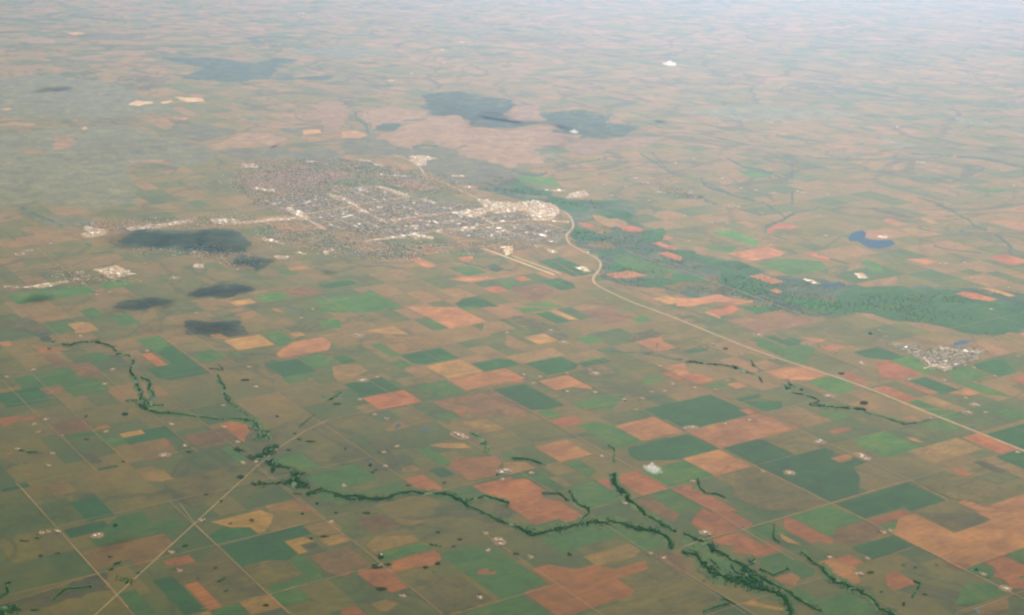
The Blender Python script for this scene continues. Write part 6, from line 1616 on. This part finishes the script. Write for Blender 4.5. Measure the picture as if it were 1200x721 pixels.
# town -----------------------------------------------------------------
def roofs(name, pos, lab, size=(6, 11), whites=0.35):
    n = len(pos); l = rng.uniform(size[0], size[1], n); w = l * rng.uniform(0.55, 0.9, n); h = rng.uniform(3.5, 6, n)
    ang = GRID_ANG + rng.choice([0, math.pi / 2], n) + rng.normal(0, 0.03, n)
    base = np.array([(-1, -1, 0), (1, -1, 0), (1, 1, 0), (-1, 1, 0), (-1, -1, .6), (1, -1, .6), (1, 1, .6), (-1, 1, .6), (-1, 0, 1), (1, 0, 1)], float)
    V = base[None] * np.stack([l, w, h], 1)[:, None]
    c, s = np.cos(ang)[:, None], np.sin(ang)[:, None]
    X = V[:, :, 0] * c - V[:, :, 1] * s + pos[:, 0:1]; Y = V[:, :, 0] * s + V[:, :, 1] * c + pos[:, 1:2]
    V = np.stack([X, Y, V[:, :, 2] + 2.8], 2)
    T0 = np.array([(0, 1, 5), (0, 5, 4), (2, 3, 7), (2, 7, 6), (1, 2, 6), (1, 6, 5), (3, 0, 4), (3, 4, 7), (5, 6, 9), (7, 4, 8), (4, 5, 9), (4, 9, 8), (6, 7, 8), (6, 8, 9)])
    T = T0[None] + (np.arange(n) * 10)[:, None, None]
    mi = np.repeat(rng.choice(4, n, p=[whites, 0.5 * (0.92 - whites), 0.5 * (0.92 - whites), 0.08]), 14)
    o = tri_obj(name, V.reshape(-1, 3), T.reshape(-1, 3), None, mi, [MAT_ROOF, MAT_ROOF2, MAT_ROOF3, MAT_ROOF4])
    return tag(o, lab, 'houses', None, 'stuff')

COM = [flat('commercial_building', 38, 22, 8, MAT_ROOF, MAT_ROOF2), flat('commercial_building', 60, 26, 9, MAT_ROOF, MAT_ROOF), flat('commercial_building', 26, 20, 7, MAT_ROOF2, MAT_ROOF2),
       gable('warehouse', 45, 18, 8, 4, MAT_ROOF, MAT_ROOF), gable('warehouse', 30, 15, 7, 4, MAT_ROOF4, MAT_ROOF2)]
def town_streets(poly):
    U = np.stack([np.array(poly, float) @ D_, np.array(poly, float) @ N_], 1); lo, hi = U.min(0), U.max(0); V = []; F = []
    for ax in (0, 1):
        c = lo[ax] + 60
        k_ = 0
        while c < hi[ax]:
            w = 15.0 if k_ % 4 == 0 else 5.0
            ts = np.arange(lo[1 - ax], hi[1 - ax], 45.0)
            q = np.stack([np.full(len(ts), c), ts] if ax == 0 else [ts, np.full(len(ts), c)], 1)
            XY = q[:, :1] * D_ + q[:, 1:] * N_; ins = in_poly(XY, poly)
            s0 = None
            for i_ in range(len(ts) + 1):
                on = i_ < len(ts) and ins[i_]
                if on and s0 is None: s0 = i_
                if not on and s0 is not None:
                    a_, b_ = XY[s0], XY[i_ - 1]; s0 = None
                    if np.linalg.norm(b_ - a_) < 80: continue
                    n_ = D_ if ax == 0 else N_; m_ = len(V); zq = 2.9 + 0.2 * ax
                    for p in (a_ + n_ * w, a_ - n_ * w, b_ - n_ * w, b_ + n_ * w): V.append((p[0], p[1], zq))
                    F.append((m_, m_ + 1, m_ + 2, m_ + 3))
            c += 125.0 if ax == 0 else 105.0; k_ += 1
    if F:
        o = mesh_obj('street', V, F, MAT_STREET)
        for p in o.data.polygons:
            if p.normal.z < 0: p.flip()
        tag(o, 'pale grid of residential streets in the town', None, None, 'structure')
spots = []
hpos = []; lpos = []; tpos = []
for k, poly in TOWN:
    a = area(poly); far = np.mean([q[1] for q in poly])
    small = far < 27000 and poly[0][0] > 5000
    if k == 'H':
        sheet('residential_ground', poly, MAT_LAWN, 140, 110, ground)
        soft_edge = rough(poly, 140, 120)
        h_ = scatter(soft_edge, int(a / 1500)); h_ = h_ + rng.normal(0, 60, h_.shape); hpos.append(h_)
        t_ = scatter(soft_edge, int(a / 1700)); tpos.append(t_ + rng.normal(0, 90, t_.shape))
        town_streets(poly)
        spots += [(q[0], q[1], 'H') for q in scatter(poly, int(a / 200000))]
    elif k == 'L':
        q_ = scatter(rough(poly, 140, 140), int(a / 6500)); lpos.append(q_ + rng.normal(0, 120, q_.shape)); tpos.append(scatter(poly, int(a / 3600)))
    elif k == 'C':
        sheet('paved_district', rough(poly, 80, 30), MAT_LOT, 70, 30, ground)
        spots += [(q[0], q[1], 'C') for q in scatter(poly, max(2, int(a / 19000)))]
        lpos.append(scatter(poly, int(a / 4500))); tpos.append(scatter(poly, int(a / 5000)))
    else:
        sheet('apron', poly, MAT_APRON, 60, 15, ground)
        spots += [(q[0], q[1], 'C') for q in scatter(poly, 3)]
for k, line in ROADS:           # roofs strung along the town's main streets
    if k != 't': continue
    for a_, b_ in zip(line[:-1], line[1:]):
        a_, b_ = np.array(a_, float), np.array(b_, float); L_ = np.linalg.norm(b_ - a_); nn_ = np.array([-(b_ - a_)[1], (b_ - a_)[0]]) / L_
        m_ = int(L_ / 26)
        if m_: lpos.append(a_ + (b_ - a_) * rng.uniform(0, 1, (m_, 1)) + nn_ * (rng.choice([-1, 1], (m_, 1)) * rng.uniform(25, 110, (m_, 1))))
roofs('town_houses', np.vstack(hpos), 'small roofs packed through the leafy residential blocks of the towns', (6, 11), 0.20)
roofs('outskirt_houses', np.vstack(lpos), 'scattered roofs of the paved districts and town outskirts', (8, 16), 0.62)
tag(tree_mass('town_trees', np.vstack(tpos), (5.5, 9.5), 3), 'street and garden trees between the town roofs', 'trees', None, 'stuff')
spots.sort(key=lambda s: s[1])
rest = []
taken = []
n_ind = 0
for x, y, k in spots:
    if any(abs(x - a) < 75 and abs(y - b) < 75 for a, b in taken[-160:]): continue
    taken.append((x, y))
    if n_ind < 290:
        me = random.choices(COM, (4, 3, 3, 3, 1))[0]
        nm = me.name.split('.')[0]
        o = put(nm, me, x, y, GRID_ANG + random.choice((0, math.pi / 2)) + random.gauss(0, 0.02), 2.8, random.uniform(0.7, 1.35))
        n_ind += 1
        fl, lm = where(x, y)
        if nm == 'warehouse': tag(o, 'pitched roof warehouse in a paved district ' + lm, 'warehouse', 'warehouses of the town')
        elif k == 'H': tag(o, 'broad flat roofed block among leafy residential streets ' + lm, 'building', 'large buildings among the houses')
        else: tag(o, 'pale flat roofed commercial building on a paved business strip ' + lm, 'building', 'commercial buildings of the town')
    else: rest.append((x, y))
if rest:
    roofs('distant_commercial_roofs', np.array(rest), 'pale commercial roofs at the far side of the town', (22, 48), 0.75)

# ------------------------------------------------------------------ clouds
def puff_cloud(name, x, y, z, w, seed, label):
    rs = np.random.default_rng(seed); import bmesh
    bm = bmesh.new()
    n = 60
    for i in range(n):
        t = rs.uniform(-1, 1); rr = (0.20 - 0.12 * abs(t)) * rs.uniform(0.35, 1.0) * w * 0.8
        c = Vector((t * w * 0.42, rs.normal(0, 0.13) * w - 0.16 * t * w + 0.12 * w * t * t, abs(rs.normal(0, 0.07)) * w * (1 - abs(t) * 0.6)))
        g = bmesh.ops.create_icosphere(bm, subdivisions=3, radius=rr, matrix=Matrix.Translation(c))
        for v in g['verts']:
            d = v.co - c; nn = noise.fractal(v.co / (w * 0.11) + Vector((seed, 0, 0)), 1.0, 2.0, 4)
            v.co = c + d * (1.0 + 0.75 * nn)
            if v.co.z < -0.06 * w: v.co.z = -0.06 * w + (v.co.z + 0.06 * w) * 0.25
    me = bpy.data.meshes.new(name); bm.to_mesh(me); bm.free(); me.materials.append(MAT_PUFF)
    o = bpy.data.objects.new(name, me); C.objects.link(o); o.location = (x, y, z)
    rm = o.modifiers.new('skin', 'REMESH'); rm.mode = 'VOXEL'; rm.voxel_size = w / 70
    return tag(o, label, 'cloud')
def puff_material():
    mt = bpy.data.materials.new('cloud_puff'); mt.use_nodes = True; n = mt.node_tree.nodes; n.remove(n['Principled BSDF'])
    v = n.new('ShaderNodeVolumePrincipled'); v.inputs['Color'].default_value = (1, 1, 1, 1); v.inputs['Absorption Color'].default_value = (1, 1, 1, 1)
    v.inputs['Density'].default_value = 0.0042; v.inputs['Anisotropy'].default_value = 0.0
    mt.node_tree.links.new(v.outputs[0], n['Material Output'].inputs['Volume']); return mt
MAT_PUFF = puff_material()
CL = ['small bright puff of cloud over a green field by a section road', 'white cloud shred over the hazy far plain', 'faint small cloud over a broad patch of cloud shade']
for i, (x, y, z, w) in enumerate(CLOUDS): puff_cloud('cloud', x, y, z, w, 3 + i, CL[i])

# unseen clouds added above the camera, shaped to cast the shade outlines
CASTER_Z = 10400.0
caster_mats = {}
for i, (op, poly) in enumerate(SHADE):
    key = round(op, 2)
    if key not in caster_mats: caster_mats[key] = cloud_material('shade_cloud', op)
    off = SUN_DIR / SUN_DIR.z * CASTER_Z
    P = np.array(rough(rough(poly, 380, 190), 110, 85)); c = P.mean(0); sz = math.sqrt(area(poly)); n = len(P)
    V = []; F = []; dens = []
    RINGS = ((1.26, 0.0, 0.0), (1.08, 0.03, 0.45), (0.84, 0.06, 1.0), (0.58, 0.09, 1.0), (0.25, 0.11, 1.0))
    for side in (1, -0.25):
        for lev, (s, hz, dn) in enumerate(RINGS):
            for q in P:
                d = (q - c) * s * (1 + 0.10 * noise.noise(Vector((q[0] / 420, q[1] / 420, lev * 0.4))))
                V.append((d[0], d[1], side * hz * sz * (1 + 0.5 * noise.noise(Vector((q[0] / 300, q[1] / 300, lev + 5)))))); dens.append(dn)
    K = len(RINGS)
    for sd in (0, 1):
        b0 = sd * K * n
        for lev in range(K - 1):
            for j in range(n):
                q = (b0 + lev * n + j, b0 + lev * n + (j + 1) % n, b0 + (lev + 1) * n + (j + 1) % n, b0 + (lev + 1) * n + j)
                F.append(q if sd == 0 else tuple(reversed(q)))
        cap = tuple(b0 + (K - 1) * n + j for j in range(n)); F.append(cap if sd == 0 else tuple(reversed(cap)))
    o = mesh_obj('unseen_shade_cloud', V, F, caster_mats[key], None, True)
    at = o.data.attributes.new('cover', 'FLOAT', 'POINT'); at.data.foreach_set('value', dens)
    o.location = (c[0] + off.x, c[1] + off.y, CASTER_Z)
    tag(o, 'unseen flat cloud added to shade the plain below', 'cloud', 'unseen clouds added to shade the plain')

# ------------------------------------------------------------------ haze
hx0, hx1, hy0, hy1, hz0, hz1 = GX0 - 500, GX1 + 500, GY0 - 500, GY1 + 500, -2.0, CAM_H + 60
hm = bpy.data.materials.new('haze'); hm.use_nodes = True
hn = hm.node_tree.nodes; hn.remove(hn['Principled BSDF'])
pv = hn.new('ShaderNodeVolumePrincipled'); pv.inputs['Density'].default_value = HAZE_DENSITY
pv.inputs['Color'].default_value = (*HAZE_COLOR, 1); pv.inputs['Absorption Color'].default_value = (1, 1, 1, 1); pv.inputs['Anisotropy'].default_value = 0.80
hm.node_tree.links.new(pv.outputs[0], hn['Material Output'].inputs['Volume'])
haze = mesh_obj('haze', [(x, y, z) for z in (hz0, hz1) for x, y in ((hx0, hy0), (hx1, hy0), (hx1, hy1), (hx0, hy1))],
                [(3, 2, 1, 0), (4, 5, 6, 7), (0, 1, 5, 4), (1, 2, 6, 5), (2, 3, 7, 6), (3, 0, 4, 7)], hm)
tag(haze, 'pale blue summer haze filling the air over the plain', None, None, 'stuff')
